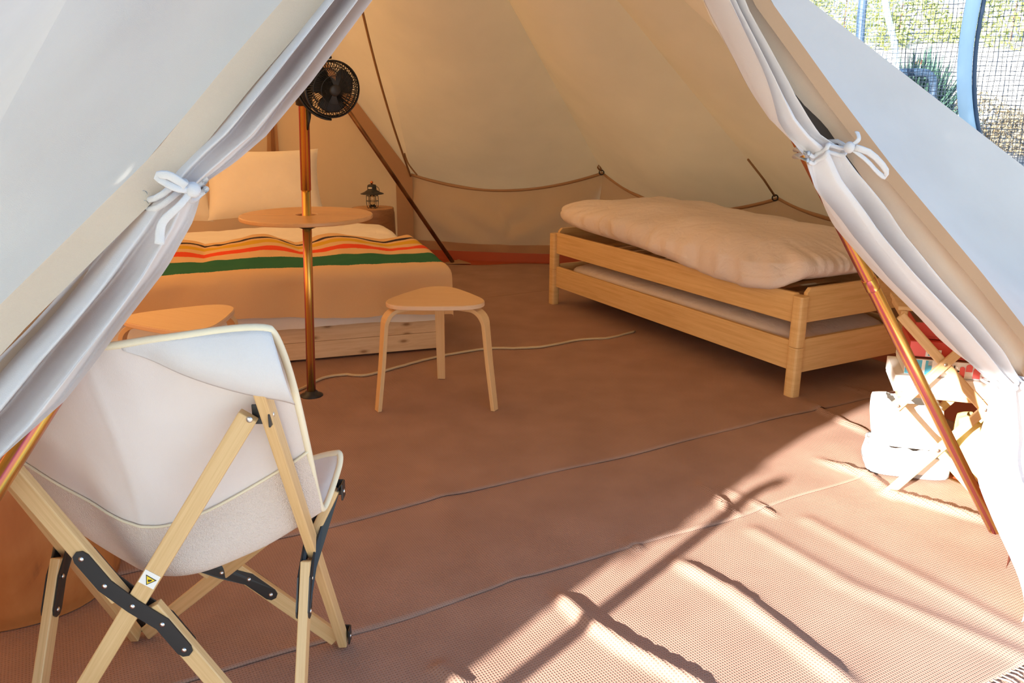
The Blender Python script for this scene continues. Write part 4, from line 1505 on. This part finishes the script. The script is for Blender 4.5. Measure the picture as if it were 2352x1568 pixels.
# straw bowl on the top board
bc = sh(.085, .22, .012 + 2 * HL + .027)
m = MB(); m.lathe([(.03, 0), (.048, .006), (.062, .022), (.066, .04), (.062, .041), (.056, .024), (.04, .01), (.001, .008)], 32, bc)
tag(m.build('bowl', M['birch'], smooth=True), 'small pale wooden bowl on the top board of the folding shelf', 'bowl')

# bags under the games
def bag(name, c_, w_, d_, h_, mt_, lab, cat, trim=None, seed=0, slump=.0):
    rt = thing(name, lab, cat, c_)
    m = MB()
    def f(u, v):
        q = 2 * PI * u
        a, b = math.cos(q), math.sin(q)
        rr = (abs(a) ** 5 + abs(b) ** 5) ** (-.2)
        k = 1 + .05 * math.sin(PI * v) + .05 * nz(a * 2 + seed, b * 2, v * 2)
        if v > .92:
            k *= 1 - (v - .92) * 5
        if v < .06:
            k *= .9 + v * 1.6
        return c_ + SU * (a * rr * w_ / 2 * k + slump * v) + SV * (b * rr * d_ / 2 * k) + V((0, 0, h_ * v + .01 * nz(a * 3, b * 3 + seed, 4) * v))
    m.grid(f, 48, 22)
    b0 = m.build('body', mt_, rt, smooth=True)
    if trim:
        for v0, v1, nm in trim:
            m = MB()
            m.grid(lambda u, v: V(c_) + (V(f(u, lerp(v0, v1, v))) - V(c_)) * 1.012, 48, 3)
            m.build(nm, M['greycloth'], rt, smooth=True)
    return rt
bag('cloth_bag', sh(.07, .23, .002), .27, .20, .095, M['totecloth'], 'crumpled cream bag with grey trim on the mat under the folding shelf', 'bag', [(.0, .22, 'grey_base'), (.86, .93, 'grey_seam')], 2)
bag('cloth_bag', sh(.06, .24, .105), .22, .18, .155, M['totecloth'], 'white cloth bag lying on the crumpled bag under the game boxes', 'bag', None, 6, -.01)
bag('cloth_bag', sh(.30, .27, .002), .13, .2, .20, M['yellowcloth'], 'pale yellow cloth bag behind the right legs of the folding shelf', 'bag', None, 9)
m = MB(); m.tube([sh(.27, .05, .03), sh(.31, .05, .026), sh(.325, .052, .022)], .009, 8)
tag(m.build('wooden_peg', M['birchedge'], smooth=True), 'short wooden peg lying on the mat behind the door pole by the yellow bag', 'peg')

# ------------------------------------------------------------------ outside: tree that shades the door, hooked post
trk = D(-.6, 0) - AZ * 3.0 + V((-.769, .639, 0)) * .37
trk.z = -.08
tr = thing('shade_tree', 'broad leafy tree standing in front of the tent', 'tree', trk)
m = MB()
m.tube([trk + V((0, 0, z)) + V((.03 * math.sin(z * 2), .03 * math.cos(z * 3), 0)) for z in (0, .4, 1, 1.6, 2.2, 3.0, 3.8)], [.42, .4, .395, .39, .37, .28, .15], 18)
m.build('trunk', M['darkwood'], tr, smooth=True)
sd_ = V((.769, -.639, 0))
m = MB(); m.tube([trk + sd_ * .05 + V((0, 0, 1.3)), trk + sd_ * .3 + V((0, 0, 1.74)), trk + sd_ * .52 + V((0, 0, 2.15)), trk + sd_ * .9 + V((0, 0, 2.9))], [.17, .15, .13, .09], 12)
m.build('shade_branch', M['darkwood'], tr, smooth=True)  # unseen limb added to keep the sun off the chair back
def leaves(name, parent, pts, size, mt_, asp=.5, kind='stuff'):
    m = MB()
    for p in pts:
        a = V((random.gauss(0, 1), random.gauss(0, 1), random.gauss(0, 1))).normalized()
        b = a.cross(V((random.gauss(0, 1), random.gauss(0, 1), random.gauss(0, 1)))).normalized()
        s_ = size * random.uniform(.7, 1.3)
        k = len(m.v)
        m.v += [p - a * s_, p + b * s_ * asp, p + a * s_, p - b * s_ * asp]
        m.face((k, k + 1, k + 2, k + 3))
    return m.build(name, mt_, parent, kind=kind)
side = V((.769, -.639, 0))
pts = []
cc = trk + side * 1.5 + V((0, 0, 4.4))  # crown raised, out of view, so that its shade reaches the yard
while len(pts) < 15000:
    x, y, z = (random.uniform(-1, 1) for _ in range(3))
    if x * x + y * y + z * z > 1:
        continue
    zz = z * 2.7
    p = cc + side * x * 3.1 + AZ * y * 1.1 + V((0, 0, zz))
    lim = 2.06 - .306 * 1.1 * y + .07 * nz(p.x * 3, p.y * 3)
    if p.z < lim:
        p.z = lim + random.uniform(0, .5)
    pts.append(p)
while len(pts) < 19000:  # extra low leaf layer added to stop sun leaking onto curtain and chair
    x, y = random.uniform(-1, 1), random.uniform(-1, 1)
    p = cc + side * x * 2.9 + AZ * y * 1.1
    p.z = 2.06 - .306 * 1.1 * y + .07 * nz(p.x * 3, p.y * 3) + random.uniform(0, .7)
    pts.append(p)
leaves('foliage', tr, pts, .13, M['leaftree'])
leaves('shade_leaves', tr, [trk + side * random.uniform(.2, .44) + AZ * random.uniform(-.3, .3) + V((0, 0, random.uniform(1.45, 1.80))) for _ in range(500)], .055, M['leaftree'])  # unseen leaf clump added beside the trunk to shade the chair's top corner
ha = V((.9, 2.65, 0)) - AZ * 3.55
hp = thing('garden_hook', 'short post with a curled hook standing outside the doorway', 'post', (ha.x, ha.y, -.06))
top = 3.55 * math.tan(EL)
m = MB(); m.tube([V((ha.x, ha.y, -.06)), V((ha.x, ha.y, top * .5)), V((ha.x, ha.y, top - .03)), V((ha.x, ha.y, top)) + side * .02, V((ha.x, ha.y, top + .008)) + side * .05], [.024, .024, .023, .02, .014], 12)
m.build('shaft', M['darkwood'], hp, smooth=True)

# ------------------------------------------------------------------ outside: netted enclosure, plants, lamps
tc = V((5.25, 10.05, 0))
TRR = 2.08
tp = thing('net_enclosure', 'tall round play net on padded posts in the yard beyond the tent', 'enclosure', tc)
m = MB()
def ribbon(m, pts, wd):
    b = len(m.v)
    for i, p in enumerate(pts):
        t = (pts[min(i + 1, len(pts) - 1)] - pts[max(i - 1, 0)]).normalized()
        o = V((p.x - tc.x, p.y - tc.y, 0)).normalized()
        s_ = t.cross(o).normalized() * wd / 2
        m.v += [p + s_ + o * wd * .3, p - s_ + o * wd * .3, p - o * wd * .5]
    for i in range(len(pts) - 1):
        for k in range(3):
            l = (k + 1) % 3
            m.face((b + 3 * i + k, b + 3 * i + l, b + 3 * i + 3 + l, b + 3 * i + 3 + k))
def npt(a, z):
    r = TRR + .03 * math.sin(a * 8 + z)
    return tc + V((r * math.cos(a), r * math.sin(a), z))
NA = 300
for k in range(NA):
    a = 2 * PI * k / NA
    if a < PI * .08:
        continue
    ribbon(m, [npt(a + .004 * math.sin(j * 1.7 + k), -.05 + 3.1 * j / 16) for j in range(17)], .005)
for j in range(72):
    z = -.03 + 3.08 * j / 71
    ribbon(m, [npt(PI * .08 + (2 * PI - PI * .08) * k / 110, z + .006 * math.sin(k * 1.3 + j)) for k in range(111)], .005)
m.build('netting', M['thread'], tp, kind='stuff')
def post(pts, r, name, mt_, parent=tp):
    m = MB(); m.tube([cat1([tuple(p) for p in pts], k / 24) for k in range(25)], r, 12)
    return m.build(name, mt_, parent, smooth=True)
p1 = [at(2262, 440, 7.95), at(2245, 362, 7.93), at(2224, 290, 7.9), at(2215, 200, 7.88), at(2220, 100, 7.9), at(2237, 0, 7.93), at(2252, -60, 7.96)]
post(p1[:3] , .016, 'post', M['bluepipe'])
pd = post([lerp(p1[1], p1[2], .05)] + p1[2:], .062, 'foam_sleeve', M['bluepad'])
post([q + V((.075, -.03, 0)) for q in p1], .018, 'net_cord', M['bluepipe'])
post([at(1974, 138, 11.4), at(1977, 60, 11.45), at(1984, -20, 11.5)], .055, 'post', M['bluepipe'])
post([at(2062, 285, 11.7), at(2060, 200, 11.72), at(2056, 110, 11.75), at(2040, 40, 11.8), at(2028, -20, 11.85)], .04, 'post', M['bluepad'])
bf = thing('pipe_frame', 'dark blue rounded pipe frame standing before the spiky shrub', 'frame', at(2100, 330, 12.4) * 1)
m = MB(); m.tube([cat1([tuple(at(x, y, 12.4)) for x, y in ((1960, 167), (2040, 167), (2105, 166), (2130, 169), (2143, 185), (2143, 215), (2138, 260), (2133, 330), (2130, 372))], k / 50) for k in range(51)], .055, 12)
m.build('pipe', M['bluepipe'], bf, smooth=True)
def shrub(c_, rx, rz, n, size, mt_, lab, asp=.35, cat='shrub', name='shrub', spiky=False):
    rt = thing(name, lab, cat, c_)
    pts = []
    if spiky:
        m = MB()
        for k in range(n):
            a, e = random.uniform(0, 2 * PI), random.uniform(.15, 1.45)
            d = V((math.cos(a) * math.cos(e), math.sin(a) * math.cos(e), math.sin(e)))
            L = random.uniform(.6, 1.15)
            b = c_ + V((random.uniform(-.25, .25) * rx, random.uniform(-.25, .25) * rx, 0))
            tip = b + V((d.x * rx, d.y * rx, d.z * rz)) * L
            s_ = d.cross(V((0, 0, 1))).normalized() * size
            md = b.lerp(tip, .5) + V((0, 0, .06 * rz))
            k0 = len(m.v)
            m.v += [b - s_, b + s_, md + s_, tip, md - s_]
            m.face((k0, k0 + 1, k0 + 2, k0 + 3, k0 + 4))
        m.build('leaves', mt_, rt, kind='stuff')
    else:
        for k in range(n):
            x, y, z = random.gauss(0, 1), random.gauss(0, 1), abs(random.gauss(0, 1))
            L = math.sqrt(x * x + y * y + z * z) / random.uniform(.6, 1) ** .5
            pts.append(c_ + V((x / L * rx, y / L * rx, z / L * rz)))
        leaves('foliage', rt, pts, size, mt_, asp)
    m = MB(); m.tube([c_ + V((0, 0, -.1)), c_ + V((.02, 0, rz * .3)), c_ + V((.05, .02, rz * .7))], [.05, .04, .015], 6)
    m.build('stem', M['darkwood'], rt, smooth=True)
    return rt
def grd(x, y, Y):
    p = at(x, y, Y)
    return p
shrub(V((6.05, 13.0, .55)), .85, 1.45, 620, .035, M['leafdark'], 'dark blue-green spiky shrub behind the pipe frame', spiky=True)
shrub(V((7.55, 14.1, .5)), .95, 1.0, 1700, .05, M['leafdry'], 'dry brown bush right of the pipe frame, behind the net')
shrub(V((8.75, 14.5, .5)), .85, .72, 1500, .05, M['leafdry'], 'low dry bush behind the padded net post')
shrub(V((7.3, 16.2, 1.1)), .8, .75, 1200, .05, M['leafgreen'], 'yellow-green bush on the slope above the dry bush')
shrub(V((9.75, 14.3, .5)), .6, .55, 900, .05, M['leafgreen'], 'small green bush at the far right of the netting')
k = 0
for X, Y, Z, r in ((10.6, 28.5, 3.0, 2.0), (13.5, 31, 3.2, 1.9), (16.6, 29.5, 3.1, 2.0), (19.8, 31, 3.3, 1.8), (8.6, 32, 3.2, 1.9), (23, 30, 3.2, 2.0)):
    labs = ('leafy bush on the hill top beside the tent roof', 'yellow-green hill bush left of the padded post', 'pale hill bush behind the padded net post', 'pale hill bush right of the padded post', 'bush on the hill half hidden by the tent roof', 'hill bush at the edge of the view')
    shrub(V((X, Y, Z - .25)), r, 2.5, 1500, .13, M['leafgreen'], labs[k], name='hill_bush', cat='bush')
    k += 1
def lamp(p, lab):
    rt = thing('garden_lamp', lab, 'lamp', p - V((0, 0, .5)), 'small garden lamps on the slope')
    m = MB(); m.lathe([(.001, .1), (.02, .08), (.11, 0), (.1, -.01), (.001, -.01)], 16, p); m.build('hood', M['copper'], rt, smooth=True)
    m = MB(); m.tube([p, p - V((0, 0, .5))], .02, 8); m.build('stake', M['sandbank'], rt, smooth=True)
lamp(at(2001, 133, 16.), 'small hooded garden lamp left of the thin net post')
lamp(at(2112, 146, 16.), 'small hooded garden lamp above the pipe frame')
sc_ = G(2290, 372, -.03)
m = MB()
m.grid(lambda u, v: sc_ + V((math.cos(2 * PI * u) * .42 * math.sin(PI * v) * (1 + .2 * nz(u * 5, v * 3)), math.sin(2 * PI * u) * .3 * math.sin(PI * v), .03 - .05 * math.cos(PI * v))), 24, 10)
tag(m.build('flat_stone', M['whitestone'], smooth=True), 'flat white stone on the gravel behind the netting', 'stone')
